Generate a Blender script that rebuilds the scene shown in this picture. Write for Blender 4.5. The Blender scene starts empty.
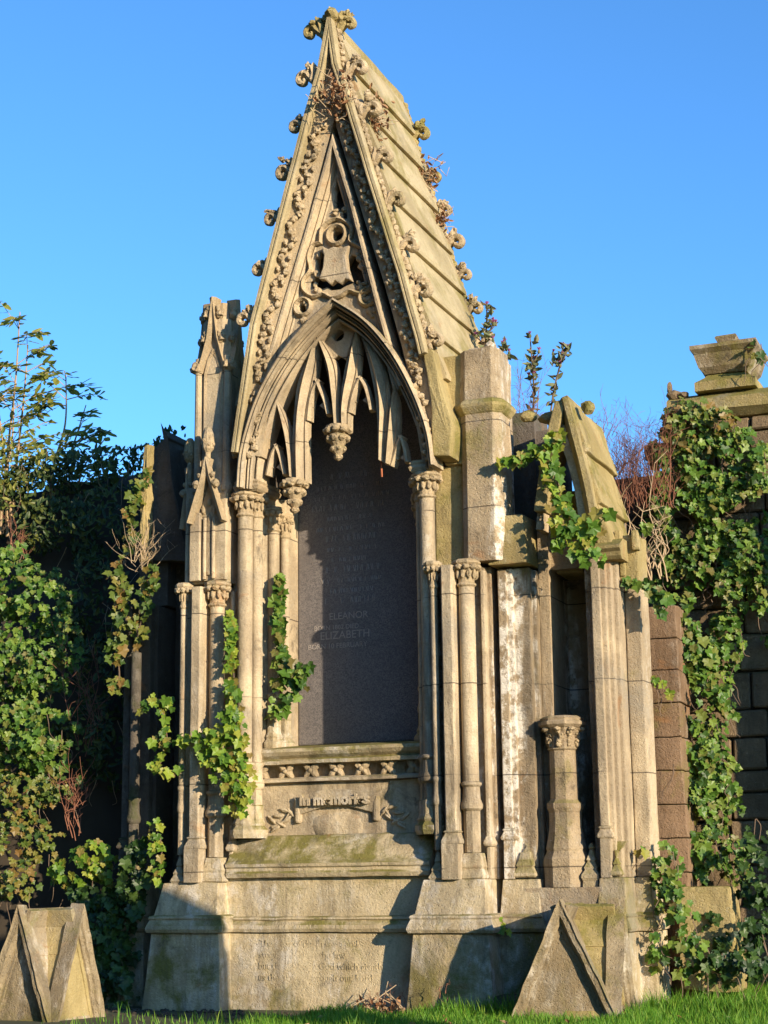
import bpy, bmesh, math, random
from mathutils import Vector, Matrix, noise as mnoise
R_ = math.radians
random.seed(7)
scene = bpy.context.scene
COL = scene.collection

# ------------------------------------------------------------------ camera
F, PT, RO, YA, D = 1680., R_(12.2), R_(0.75), R_(22.5), 12.0
fw = Vector((-math.sin(YA)*math.cos(PT), math.cos(YA)*math.cos(PT), math.sin(PT)))
rt0 = Vector((math.cos(YA), math.sin(YA), 0)); up0 = rt0.cross(fw)
rt = rt0*math.cos(RO) - up0*math.sin(RO); up = up0*math.cos(RO) + rt0*math.sin(RO)
def ray(px, py): return fw + rt*((px-384)/F) + up*((512-py)/F)
CAM = -ray(320, 1010).normalized()*D
def at(px, py, Y):
    """real-world point seen at this spot of the photo on the plane y = Y"""
    d = ray(px, py); t = (Y-CAM.y)/d.y
    return CAM + d*t
def xz(px, py, Y):
    p = at(px, py, Y); return (p.x, p.z)
cd = bpy.data.cameras.new('camera'); cam = bpy.data.objects.new('camera', cd); COL.objects.link(cam)
m = Matrix((rt, up, -fw)).transposed().to_4x4(); m.translation = CAM; cam.matrix_world = m
cd.sensor_fit = 'VERTICAL'; cd.sensor_height = 24; cd.lens = 24*F/1024; cd.clip_end = 3000
scene.camera = cam

# ------------------------------------------------------------------ light
SUN = Vector((1.7, -1.0, 0.48)).normalized()
sd = bpy.data.lights.new('sun', 'SUN'); sd.energy = 4.7; sd.angle = R_(0.53); sd.color = (1.0, 0.83, 0.60)
so = bpy.data.objects.new('sun', sd); COL.objects.link(so); so.location = (20, -12, 12)
so.rotation_euler = SUN.to_track_quat('Z', 'Y').to_euler()
w = bpy.data.worlds.new('World'); scene.world = w; w.use_nodes = True
nt = w.node_tree; bg = nt.nodes['Background']; sky = nt.nodes.new('ShaderNodeTexSky'); sky.sky_type = 'NISHITA'
sky.sun_disc = False; sky.sun_elevation = math.asin(SUN.z); sky.sun_rotation = math.atan2(SUN.x, SUN.y)
sky.altitude = 150; sky.air_density = 1.0; sky.dust_density = 0.25; sky.ozone_density = 4.0
tint = nt.nodes.new('ShaderNodeMix'); tint.data_type = 'RGBA'; tint.blend_type = 'MULTIPLY'; tint.inputs[0].default_value = 1
tint.inputs[7].default_value = (0.66, 1.04, 1.30, 1)
nt.links.new(sky.outputs[0], tint.inputs[6]); nt.links.new(tint.outputs[2], bg.inputs[0]); bg.inputs[1].default_value = 0.15
scene.view_settings.view_transform = 'Standard'; scene.view_settings.look = 'None'
scene.view_settings.exposure = 0.74; scene.view_settings.gamma = 1

# ------------------------------------------------------------------ materials
def newmat(name):
    mt = bpy.data.materials.new(name); mt.use_nodes = True
    return mt, mt.node_tree, mt.node_tree.nodes['Principled BSDF']
def stone(name, base, dark, moss=(0.20, 0.175, 0.045), moss_amt=0.3, white=(0.62, 0.55, 0.44), white_amt=0.15, streak=0.35,
          soot=0.25, bump=0.5, scale=1.0, joints=None):
    mt, t, b = newmat(name); N = t.nodes; L = t.links
    geo = N.new('ShaderNodeNewGeometry')
    def noise(sc, det=5, rough=0.6, vec=None, dist=0.0):
        n = N.new('ShaderNodeTexNoise'); n.inputs['Scale'].default_value = sc*scale; n.inputs['Detail'].default_value = det
        n.inputs['Roughness'].default_value = rough; n.inputs['Distortion'].default_value = dist
        L.new(vec or geo.outputs['Position'], n.inputs['Vector']); return n.outputs['Fac']
    def ramp(v, a, c):
        r = N.new('ShaderNodeMapRange'); r.inputs[1].default_value = a; r.inputs[2].default_value = c; r.clamp = True
        r.interpolation_type = 'SMOOTHSTEP'; L.new(v, r.inputs[0]); return r.outputs[0]
    def mth(op, a, c):
        q = N.new('ShaderNodeMath'); q.operation = op
        for i, v in enumerate((a, c)):
            if isinstance(v, (int, float)): q.inputs[i].default_value = v
            else: L.new(v, q.inputs[i])
        return q.outputs[0]
    def mix(f, a, c, mode='MIX'):
        q = N.new('ShaderNodeMix'); q.data_type = 'RGBA'; q.blend_type = mode
        if isinstance(f, (int, float)): q.inputs[0].default_value = f
        else: L.new(f, q.inputs[0])
        for i, v in ((6, a), (7, c)):
            if isinstance(v, tuple): q.inputs[i].default_value = (*v, 1)
            else: L.new(v, q.inputs[i])
        return q.outputs[2]
    mp = N.new('ShaderNodeMapping'); mp.inputs['Scale'].default_value = (1, 1, 0.16); L.new(geo.outputs['Position'], mp.inputs[0])
    big = noise(1.7, 6, 0.62); st = noise(7, 5, 0.65, mp.outputs[0]); mid = noise(9, 8, 0.7); fine = noise(60, 6, 0.75)
    c = mix(ramp(big, 0.38, 0.62), base, dark)
    c = mix(mth('MULTIPLY', ramp(st, 0.48, 0.72), streak), c, tuple(x*0.5 for x in dark))
    # pale lime bloom in patches and runs
    wm = mth('MULTIPLY', ramp(noise(2.6, 8, 0.72, mp.outputs[0], 0.6), 0.53-.08*white_amt, 0.68-.08*white_amt), ramp(mid, 0.42, 0.6))
    c = mix(mth('MULTIPLY', wm, white_amt*2), c, white)
    # moss and algae: noise patches, stronger on ledges
    sep = N.new('ShaderNodeSeparateXYZ'); L.new(geo.outputs['Normal'], sep.inputs[0])
    up_ = ramp(sep.outputs['Z'], 0.1, 0.8)
    mm = mth('ADD', noise(2.2, 9, 0.68, None, 0.3), mth('MULTIPLY', up_, 0.14))
    mm = mth('MULTIPLY', ramp(mm, 0.63-0.22*moss_amt, 0.75-0.15*moss_amt), min(1, 0.35+moss_amt))
    c = mix(mm, c, moss)
    so_ = mth('MULTIPLY', ramp(noise(4.5, 9, 0.75, None, 0.5), 0.56, 0.7), soot)
    c = mix(so_, c, (0.05, 0.042, 0.032))
    so2 = mth('MULTIPLY', ramp(noise(2.3, 8, 0.74, mp.outputs[0], 0.8), 0.52, 0.64), soot*0.9)
    c = mix(so2, c, (0.11, 0.088, 0.06))
    spk = mth('MULTIPLY', ramp(noise(26, 7, 0.82, None, 0.4), 0.585, 0.67), 0.55)
    c = mix(spk, c, (0.13, 0.10, 0.06))
    flk = mth('MULTIPLY', ramp(noise(17, 7, 0.8, None, 0.8), 0.60, 0.68), 0.5*min(1, 0.4+white_amt))
    c = mix(flk, c, white)
    rust = mth('MULTIPLY', ramp(noise(3.1, 4, 0.6, None, 1.0), 0.62, 0.74), 0.5)
    c = mix(rust, c, (0.34, 0.16, 0.06))
    jl_ = None
    if joints:   # thin wavering bed joints between the blocks
        sp = N.new('ShaderNodeSeparateXYZ'); L.new(geo.outputs['Position'], sp.inputs[0])
        zz = mth('ADD', mth('MULTIPLY', sp.outputs['Z'], 1/joints), mth('MULTIPLY', noise(3.0, 4), 0.03))
        jl_ = ramp(mth('ABSOLUTE', mth('SUBTRACT', mth('FRACT', zz, 0), 0.5), 0), 0.009, 0.004)
        jl_ = mth('MULTIPLY', jl_, ramp(noise(1.3, 3), 0.40, 0.5))
        c = mix(mth('MULTIPLY', jl_, .85), c, (0.07, 0.055, 0.04))
    gry = mth('MULTIPLY', ramp(noise(1.1, 8, 0.72, None, 0.5), 0.52, 0.66), 0.55)
    c = mix(gry, c, (0.30, 0.265, 0.21) if base[0] > .3 else tuple(x*.8 for x in base))
    g = N.new('ShaderNodeMapRange'); g.inputs[1].default_value = 0.3; g.inputs[2].default_value = 0.7; g.inputs[3].default_value = 0.83; g.inputs[4].default_value = 1.14
    L.new(fine, g.inputs[0])
    vec = N.new('ShaderNodeVectorMath'); vec.operation = 'SCALE'; L.new(c, vec.inputs[0]); L.new(g.outputs[0], vec.inputs['Scale'])
    L.new(vec.outputs[0], b.inputs['Base Color']); b.inputs['Roughness'].default_value = 0.93
    b.inputs['Specular IOR Level'].default_value = 0.25
    h = mth('ADD', mth('MULTIPLY', mid, 0.7), mth('MULTIPLY', fine, 0.35))
    vo = N.new('ShaderNodeTexVoronoi'); vo.inputs['Scale'].default_value = 55*scale; L.new(geo.outputs['Position'], vo.inputs['Vector'])
    h = mth('ADD', h, mth('MULTIPLY', ramp(vo.outputs['Distance'], 0.0, 0.35), 0.18))
    bp = N.new('ShaderNodeBump'); bp.inputs['Strength'].default_value = bump; bp.inputs['Distance'].default_value = 0.03
    L.new(h, bp.inputs['Height']); L.new(bp.outputs[0], b.inputs['Normal'])
    return mt
M = {}
M['stone'] = stone('pale_sandstone', (0.57, 0.455, 0.295), (0.37, 0.29, 0.19), moss_amt=0.18, white_amt=0.3, streak=.6, soot=.6, bump=.7, joints=.63)
M['carved'] = stone('carved_sandstone', (0.52, 0.40, 0.245), (0.36, 0.275, 0.165), moss_amt=0.1, white_amt=0.15, soot=0.55, bump=0.8)
M['base'] = stone('plinth_sandstone', (0.58, 0.475, 0.30), (0.40, 0.315, 0.185), moss_amt=0.64, white_amt=0.6, soot=0.5, streak=.6, bump=0.8)
M['mossy'] = stone('mossy_sandstone', (0.42, 0.33, 0.15), (0.31, 0.24, 0.10), moss_amt=0.62, white_amt=0.12, soot=0.35, bump=0.8)
M['roof'] = stone('roof_sandstone', (0.47, 0.38, 0.22), (0.34, 0.27, 0.145), moss=(0.25, 0.205, 0.07), moss_amt=0.45, white_amt=0.15, soot=0.25, streak=.2, bump=0.6)
M['limed'] = stone('lime_streaked_sandstone', (0.44, 0.34, 0.215), (0.30, 0.225, 0.14), moss_amt=0.25, white=(0.72, 0.66, 0.56), white_amt=0.85, streak=0.6, soot=0.7, bump=0.9, joints=.63)
M['dull'] = stone('shade_dark_sandstone', (0.15, 0.125, 0.10), (0.10, 0.085, 0.065), moss=(0.06, 0.07, 0.02), moss_amt=0.5, white_amt=0.08, soot=0.5, bump=0.9)  # sandstone darkened to paint in the shade of recesses, rear parts and left wing
M['red'] = stone('red_sandstone', (0.27, 0.175, 0.105), (0.19, 0.12, 0.07), moss_amt=0.3, white_amt=0.15, soot=0.6, bump=1.0)
M['rubble'] = stone('wall_blocks', (0.26, 0.185, 0.11), (0.14, 0.10, 0.06), moss=(0.07, 0.075, 0.02), moss_amt=0.3, white_amt=0.1, soot=0.5, bump=1.0)
M['mortar'] = stone('mortar', (0.10, 0.085, 0.065), (0.07, 0.06, 0.045), moss_amt=0.3, white_amt=0.05, bump=1.0)
def granite():
    mt, t, b = newmat('tablet_granite'); N = t.nodes; L = t.links
    geo = N.new('ShaderNodeNewGeometry')
    v = N.new('ShaderNodeTexVoronoi'); v.inputs['Scale'].default_value = 140; L.new(geo.outputs['Position'], v.inputs['Vector'])
    n = N.new('ShaderNodeTexNoise'); n.inputs['Scale'].default_value = 2.5; n.inputs['Detail'].default_value = 7; L.new(geo.outputs['Position'], n.inputs['Vector'])
    r = N.new('ShaderNodeValToRGB'); r.color_ramp.elements[0].color = (0.07, 0.067, 0.072, 1); r.color_ramp.elements[1].color = (0.30, 0.265, 0.245, 1)
    q = N.new('ShaderNodeSeparateColor'); L.new(v.outputs['Color'], q.inputs[0]); L.new(q.outputs[0], r.inputs[0])
    x = N.new('ShaderNodeMix'); x.data_type = 'RGBA'; x.inputs[7].default_value = (0.11, 0.10, 0.10, 1)
    L.new(n.outputs[0], x.inputs[0]); L.new(r.outputs[0], x.inputs[6]); L.new(x.outputs[2], b.inputs['Base Color'])
    b.inputs['Roughness'].default_value = 0.5
    return mt
M['granite'] = granite()
M['oldcap'] = stone('lichened_cap_stone', (0.36, 0.285, 0.175), (0.25, 0.19, 0.11), moss_amt=0.5, white_amt=0.5, soot=0.6, streak=.6, bump=1.0)
def simple(name, col, rough=0.8, metal=0, var=0.3, sc=20):
    mt, t, b = newmat(name); N = t.nodes; L = t.links
    n = N.new('ShaderNodeTexNoise'); n.inputs['Scale'].default_value = sc; n.inputs['Detail'].default_value = 6
    tc = N.new('ShaderNodeNewGeometry'); L.new(tc.outputs['Position'], n.inputs['Vector'])
    x = N.new('ShaderNodeMix'); x.data_type = 'RGBA'; x.inputs[6].default_value = (*[c*(1-var) for c in col], 1); x.inputs[7].default_value = (*[min(1, c*(1+var)) for c in col], 1)
    L.new(n.outputs[0], x.inputs[0]); L.new(x.outputs[2], b.inputs['Base Color'])
    b.inputs['Roughness'].default_value = rough; b.inputs['Metallic'].default_value = metal
    bp = N.new('ShaderNodeBump'); bp.inputs['Strength'].default_value = 0.5; bp.inputs['Distance'].default_value = 0.02
    L.new(n.outputs[0], bp.inputs['Height']); L.new(bp.outputs[0], b.inputs['Normal'])
    return mt
def leafmat(name, cols, trans=0.3, rough=0.45):
    mt, t, b = newmat(name); N = t.nodes; L = t.links
    geo = N.new('ShaderNodeNewGeometry'); r = N.new('ShaderNodeValToRGB')
    el = r.color_ramp.elements
    while len(el) < len(cols): el.new(0.5)
    for i, c in enumerate(cols):
        el[i].position = i/(len(cols)-1); el[i].color = (*c, 1)
    L.new(geo.outputs['Random Per Island'], r.inputs[0]); L.new(r.outputs[0], b.inputs['Base Color'])
    b.inputs['Roughness'].default_value = rough; b.inputs['Specular IOR Level'].default_value = 0.4
    tr = N.new('ShaderNodeBsdfTranslucent'); L.new(r.outputs[0], tr.inputs[0])
    mx = N.new('ShaderNodeMixShader'); mx.inputs[0].default_value = trans
    L.new(b.outputs[0], mx.inputs[1]); L.new(tr.outputs[0], mx.inputs[2])
    L.new(mx.outputs[0], N['Material Output'].inputs[0])
    return mt
M['ivy'] = leafmat('ivy_leaf', [(0.03, 0.07, 0.012), (0.06, 0.14, 0.018), (0.10, 0.20, 0.025), (0.20, 0.29, 0.045), (0.16, 0.13, 0.04)])
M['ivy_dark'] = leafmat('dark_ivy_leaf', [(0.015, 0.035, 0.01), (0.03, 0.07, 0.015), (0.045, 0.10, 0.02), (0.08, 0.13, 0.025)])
M['ivy_bright'] = leafmat('young_ivy_leaf', [(0.06, 0.14, 0.02), (0.11, 0.22, 0.025), (0.20, 0.33, 0.035), (0.36, 0.42, 0.05), (0.28, 0.20, 0.06)], 0.4)
M['ivy_yellow'] = leafmat('autumn_ivy_leaf', [(0.05, 0.10, 0.02), (0.10, 0.16, 0.025), (0.21, 0.22, 0.04), (0.25, 0.14, 0.04)], 0.35)
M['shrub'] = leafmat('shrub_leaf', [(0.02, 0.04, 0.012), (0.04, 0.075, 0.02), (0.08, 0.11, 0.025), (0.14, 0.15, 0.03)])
M['sapling'] = leafmat('sapling_leaf', [(0.08, 0.12, 0.03), (0.17, 0.22, 0.05), (0.30, 0.32, 0.06), (0.44, 0.40, 0.09)], 0.5)
M['grass'] = leafmat('grass_blade', [(0.05, 0.15, 0.01), (0.09, 0.24, 0.015), (0.14, 0.33, 0.02), (0.26, 0.38, 0.05)], 0.35, 0.6)
M['hedge'] = simple('added_hedge_green', (0.03, 0.045, 0.018), 1.0, sc=3)
M['stem'] = simple('vine_stem', (0.15, 0.10, 0.065))
M['bark'] = simple('pale_bark', (0.36, 0.25, 0.14))
M['drytwig'] = simple('dry_red_twig', (0.23, 0.095, 0.055), 0.9)
M['straw'] = simple('pale_dry_stem', (0.42, 0.31, 0.19), 0.9)
M['deadleaf'] = leafmat('dead_leaf', [(0.20, 0.09, 0.04), (0.36, 0.19, 0.09), (0.5, 0.33, 0.2)], 0.2, 0.9)
M['thistle'] = leafmat('thistle_leaf', [(0.10, 0.12, 0.06), (0.16, 0.18, 0.08), (0.24, 0.22, 0.12)], 0.2, 0.8)
M['purple'] = simple('thistle_flower', (0.34, 0.10, 0.22), 0.9)
M['rust'] = simple('rusty_iron', (0.40, 0.12, 0.05), 0.8)
M['soil'] = simple('dark_soil', (0.055, 0.042, 0.028), 1.0, sc=6)
M['turf'] = simple('turf_soil', (0.05, 0.055, 0.018), 1.0, sc=9)
M['letter'] = simple('cut_letter', (0.34, 0.30, 0.27), 0.8, var=.2, sc=60)

# ------------------------------------------------------------------ object helpers
def link(o, parent=None):
    COL.objects.link(o)
    if parent: o.parent = parent
    return o
def empty(name, loc, label, cat, group=None):
    o = bpy.data.objects.new(name, None); o.location = loc; o.empty_display_size = 0.2
    o['label'] = label; o['category'] = cat
    if group: o['group'] = group
    return link(o)
def origin(p):
    v = Vector((0, 0, 0))
    while p: v += p.location; p = p.parent
    return v
def weather(bm, amp=0.004, cut=0.16):
    for _ in range(4):
        es = [e for e in bm.edges if e.calc_length() > cut]
        if not es or len(bm.verts) > 40000: break
        bmesh.ops.subdivide_edges(bm, edges=es, cuts=1, use_grid_fill=True)
    for v in bm.verts:
        p = v.co
        n = mnoise.noise_vector(p*3.1)*amp + mnoise.noise_vector(p*11.0)*amp*0.7
        v.co = p + n
def fin(name, bm, mat, parent=None, smooth=False, bevel=0.0, wx=0.0, cut=0.16, label=None, kind=None, cat=None, group=None):
    """turns the bmesh (world coordinates) into one linked mesh object"""
    if bevel:
        bmesh.ops.remove_doubles(bm, verts=bm.verts, dist=1e-5)
        es = [e for e in bm.edges if len(e.link_faces) == 2 and e.calc_face_angle(0) > R_(28) and e.calc_length() > bevel*2.2]
        try: bmesh.ops.bevel(bm, geom=es, offset=bevel, segments=2, profile=0.6, affect='EDGES', clamp_overlap=True)
        except Exception: pass
    if wx: weather(bm, wx, cut)
    bmesh.ops.recalc_face_normals(bm, faces=bm.faces)
    me = bpy.data.meshes.new(name); off = origin(parent) if parent else None
    top = Vector((0, 0, 0))
    if parent is None and bm.verts:
        xs = [v.co.x for v in bm.verts]; ys = [v.co.y for v in bm.verts]; zs = [v.co.z for v in bm.verts]
        top = Vector(((min(xs)+max(xs))/2, (min(ys)+max(ys))/2, min(zs))) if kind != 'structure' else top
        off = top
    bmesh.ops.translate(bm, verts=bm.verts, vec=-off)
    bm.to_mesh(me); bm.free()
    me.materials.append(M[mat] if isinstance(mat, str) else mat)
    if smooth:
        me.polygons.foreach_set('use_smooth', [True]*len(me.polygons))
        try: me.set_sharp_from_angle(angle=R_(40))
        except Exception: pass
    o = bpy.data.objects.new(name, me)
    if parent is None: o.location = top
    link(o, parent)
    if label: o['label'] = label
    if kind: o['kind'] = kind
    if cat: o['category'] = cat
    if group: o['group'] = group
    return o
def BM(): return bmesh.new()
def faces(bm, vs, fs):
    V = [bm.verts.new(v) for v in vs]
    for f in fs:
        try: bm.faces.new([V[i] for i in f])
        except ValueError: pass
    return V
def box(bm, x0, x1, y0, y1, z0, z1, top=None):
    """top=(x0,x1,y0,y1) gives a frustum"""
    a, b, c, d = top or (x0, x1, y0, y1)
    faces(bm, [(x0, y0, z0), (x1, y0, z0), (x1, y1, z0), (x0, y1, z0), (a, c, z1), (b, c, z1), (b, d, z1), (a, d, z1)],
          [(3, 2, 1, 0), (4, 5, 6, 7), (0, 1, 5, 4), (1, 2, 6, 5), (2, 3, 7, 6), (3, 0, 4, 7)])
def prismz(bm, poly, z0, z1, poly1=None):
    n = len(poly); poly1 = poly1 or poly
    faces(bm, [(x, y, z0) for x, y in poly]+[(x, y, z1) for x, y in poly1],
          [tuple(range(n))[::-1], tuple(range(n, 2*n))]+[(i, (i+1) % n, n+(i+1) % n, n+i) for i in range(n)])
def prismy(bm, poly, y0, y1):
    n = len(poly)
    faces(bm, [(x, y0, z) for x, z in poly]+[(x, y1, z) for x, z in poly],
          [tuple(range(n)), tuple(range(n, 2*n))[::-1]]+[(i, n+i, n+(i+1) % n, (i+1) % n) for i in range(n)])
def offset(poly, d, closed=True):
    """offset a plan polygon (counter-clockwise) outward by d"""
    n = len(poly); out = []
    for i in range(n):
        p = Vector(poly[i]);
        if closed or 0 < i < n-1:
            a = Vector(poly[i-1]); b = Vector(poly[(i+1) % n])
            e1 = (p-a).normalized(); e2 = (b-p).normalized()
        elif i == 0: e1 = e2 = (Vector(poly[1])-p).normalized()
        else: e1 = e2 = (p-Vector(poly[i-1])).normalized()
        n1 = Vector((e1.y, -e1.x)); n2 = Vector((e2.y, -e2.x)); q = n1+n2
        k = 1.0/max(0.4, 1+n1.dot(n2)); out.append(tuple(p + q*k*d))
    return out
def mould(bm, plan, prof):
    """horizontal moulding: plan polygon ccw, prof = [(out,z)..] bottom to top, closed with caps"""
    rings = [[bm.verts.new((x, y, z)) for x, y in offset(plan, o)] for o, z in prof]
    n = len(plan)
    for a, b in zip(rings, rings[1:]):
        for i in range(n): bm.faces.new((a[i], a[(i+1) % n], b[(i+1) % n], b[i]))
    bm.faces.new(rings[0][::-1]); bm.faces.new(rings[-1])
def rect(x0, x1, y0, y1): return [(x0, y0), (x1, y0), (x1, y1), (x0, y1)]
def octo(cx, cy, r, ch=0.42):
    c = r*ch; return [(cx-c, cy-r), (cx+c, cy-r), (cx+r, cy-c), (cx+r, cy+c), (cx+c, cy+r), (cx-c, cy+r), (cx-r, cy+c), (cx-r, cy-c)]
def lathe(bm, x, y, prof, n=16, rot=0.0, lean=(0, 0)):
    z0 = prof[0][1]; rings = []
    for r, z in prof:
        r = max(r, 0.0008)
        ox, oy = lean[0]*(z-z0), lean[1]*(z-z0)
        rings.append([bm.verts.new((x+ox+r*math.cos(rot+2*math.pi*i/n), y+oy+r*math.sin(rot+2*math.pi*i/n), z)) for i in range(n)])
    for a, b in zip(rings, rings[1:]):
        for i in range(n): bm.faces.new((a[i], a[(i+1) % n], b[(i+1) % n], b[i]))
    bm.faces.new(rings[0][::-1]); bm.faces.new(rings[-1])
def sweepxz(bm, pts, prof, side=1, closed=False, scale=None):
    """sweep a closed profile [(n,y)..] along an XZ path, n measured to the left/right (side) of the path"""
    P = [Vector((p[0], p[1])) for p in pts]; n = len(P); rings = []
    for i in range(n):
        if closed or 0 < i < n-1: e1 = (P[i]-P[i-1]).normalized(); e2 = (P[(i+1) % n]-P[i]).normalized()
        elif i == 0: e1 = e2 = (P[1]-P[0]).normalized()
        else: e1 = e2 = (P[-1]-P[-2]).normalized()
        n1 = Vector((-e1.y, e1.x))*side; n2 = Vector((-e2.y, e2.x))*side; q = (n1+n2)/max(0.5, 1+n1.dot(n2))
        s = scale[i] if scale else 1
        rings.append([bm.verts.new((P[i].x+q.x*a*s, b, P[i].y+q.y*a*s)) for a, b in prof])
    k = len(prof); rr = rings+[rings[0]] if closed else rings
    for a, b in zip(rr, rr[1:]):
        for j in range(k): bm.faces.new((a[j], a[(j+1) % k], b[(j+1) % k], b[j]))
    if not closed: bm.faces.new(rings[0]); bm.faces.new(rings[-1][::-1])
def sweepclip(bm, pts, prof, side, ax):
    """like sweepxz for one raking side, every edge of the profile stopping at the middle line x = ax"""
    P = [Vector((p[0], p[1])) for p in pts]; n = len(P); cols = []
    for a, b in prof:
        col = []
        for i in range(n):
            if 0 < i < n-1: e1 = (P[i]-P[i-1]).normalized(); e2 = (P[i+1]-P[i]).normalized()
            elif i == 0: e1 = e2 = (P[1]-P[0]).normalized()
            else: e1 = e2 = (P[-1]-P[-2]).normalized()
            n1 = Vector((-e1.y, e1.x))*side; n2 = Vector((-e2.y, e2.x))*side; q = (n1+n2)/max(0.5, 1+n1.dot(n2))
            col.append(P[i]+q*a)
        sg = 1 if P[0].x < ax else -1; out = []; hit = None
        for c in col:
            if hit is None and (c.x-ax)*sg > 0 and out:
                p0 = out[-1]; t = (ax-p0.x)/(c.x-p0.x) if abs(c.x-p0.x) > 1e-9 else 1; hit = p0.lerp(c, t)
            out.append(hit if hit is not None else c)
        if hit is None and a > 0.001: 
            e = (P[-1]-P[-2]).normalized(); c = out[-1]; out[-1] = c+e*((ax-c.x)/e.x) if abs(e.x) > .05 else c
        cols.append([(c.x, b, c.y) for c in out])
    rings = [[bm.verts.new(cols[j][i]) for j in range(len(prof))] for i in range(n)]; k = len(prof)
    for a, b in zip(rings, rings[1:]):
        for j in range(k): bm.faces.new((a[j], a[(j+1) % k], b[(j+1) % k], b[j]))
    bm.faces.new(rings[0]); bm.faces.new(rings[-1][::-1])
    bmesh.ops.remove_doubles(bm, verts=bm.verts, dist=1e-5)
def tube(bm, pts, r0, r1=None, n=6):
    r1 = r0 if r1 is None else r1; P = [Vector(p) for p in pts]; rings = []
    for i, p in enumerate(P):
        t = (P[min(i+1, len(P)-1)]-P[max(i-1, 0)]).normalized()
        a = t.cross(Vector((0.13, 0.9, 0.41))).normalized(); b = t.cross(a)
        r = r0+(r1-r0)*i/max(1, len(P)-1)
        rings.append([bm.verts.new(p+a*r*math.cos(2*math.pi*j/n)+b*r*math.sin(2*math.pi*j/n)) for j in range(n)])
    for a, b in zip(rings, rings[1:]):
        for j in range(n): bm.faces.new((a[j], a[(j+1) % n], b[(j+1) % n], b[j]))
    bm.faces.new(rings[0][::-1]); bm.faces.new(rings[-1])
_ico = bmesh.new(); bmesh.ops.create_icosphere(_ico, subdivisions=2, radius=1)
ICOV = [v.co.copy() for v in _ico.verts]; _ico.verts.index_update(); ICOF = [[v.index for v in f.verts] for f in _ico.faces]; _ico.free()
def blob(bm, c, r, amp=0.18, freq=2.2, rot=None):
    c = Vector(c); r = Vector(r) if not isinstance(r, (int, float)) else Vector((r, r, r)); s = Vector((random.random()*50, 0, 0))
    vs = []
    for v in ICOV:
        k = 1+amp*mnoise.noise(v*freq+s); q = Vector((v.x*r.x*k, v.y*r.y*k, v.z*r.z*k))
        if rot: q = rot @ q
        vs.append(c+q)
    faces(bm, vs, ICOF)
def bez(P, n):
    out = []
    for i in range(n+1):
        t = i/n; Q = [Vector(p) for p in P]
        while len(Q) > 1: Q = [Q[j].lerp(Q[j+1], t) for j in range(len(Q)-1)]
        out.append(Q[0])
    return out
def smoothpath(P, n=8):
    """Catmull-Rom through the points"""
    P = [Vector(p) for p in P]; Q = [P[0]*2-P[1]]+P+[P[-1]*2-P[-2]]; out = []
    for i in range(1, len(Q)-2):
        for k in range(n):
            t = k/n; a, b, c, d = Q[i-1:i+3]
            out.append(0.5*((2*b)+(c-a)*t+(2*a-5*b+4*c-d)*t*t+(3*b-a-3*c+d)*t**3))
    out.append(P[-1]); return out
def plate(name, loops, y0, y1, mat, parent, bevel=0.01, wx=0.0, label=None):
    """flat stone plate in the XZ plane with holes: loops[0] outline, others holes (curve fill), as a mesh"""
    cu = bpy.data.curves.new(name, 'CURVE'); cu.dimensions = '2D'; cu.fill_mode = 'BOTH'
    cu.extrude = (y1-y0)/2-bevel; cu.bevel_depth = bevel; cu.bevel_resolution = 1
    for lp in loops:
        s = cu.splines.new('POLY'); s.points.add(len(lp)-1); s.use_cyclic_u = True
        for i, (x, z) in enumerate(lp): s.points[i].co = (x, z, 0, 1)
    tmp = bpy.data.objects.new('tmp', cu); COL.objects.link(tmp)
    bpy.context.view_layer.update()
    me = bpy.data.meshes.new_from_object(tmp.evaluated_get(bpy.context.evaluated_depsgraph_get()))
    bpy.data.objects.remove(tmp); bpy.data.curves.remove(cu)
    bm = BM(); bm.from_mesh(me); bpy.data.meshes.remove(me)
    for v in bm.verts:
        x, z, q = v.co; v.co = (x, (y0+y1)/2-q, z)
    bmesh.ops.remove_doubles(bm, verts=bm.verts, dist=1e-5)
    if wx:
        for v in bm.verts: v.co += mnoise.noise_vector(v.co*9)*wx
    return fin(name, bm, mat, parent, smooth=False, label=label)
def circle(cx, cz, r, n=20, rz=None): return [(cx+r*math.cos(2*math.pi*i/n), cz+(rz or r)*math.sin(2*math.pi*i/n)) for i in range(n)]
def text(name, s, size, mat, parent, x, z, y, ext=0.003, align='CENTER', shear=0.0, bold=0.0, label=None, yaw=0):
    cu = bpy.data.curves.new(name, 'FONT'); cu.body = s; cu.size = size; cu.extrude = ext; cu.align_x = align; cu.shear = shear; cu.offset = bold
    tmp = bpy.data.objects.new('tmp', cu); COL.objects.link(tmp); bpy.context.view_layer.update()
    me = bpy.data.meshes.new_from_object(tmp.evaluated_get(bpy.context.evaluated_depsgraph_get()))
    bpy.data.objects.remove(tmp); bpy.data.curves.remove(cu)
    bm = BM(); bm.from_mesh(me); bpy.data.meshes.remove(me)
    for v in bm.verts:
        a, b, c = v.co; v.co = (x+a, y-c, z+b)
    return fin(name, bm, mat, parent, label=label)

# ================================================================== MONUMENT
mon = empty('gothic_monument', (0, 0.4, 0), 'tall weathered gothic sandstone tomb monument with steep gabled canopy over a dark inscribed tablet', 'monument')

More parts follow.
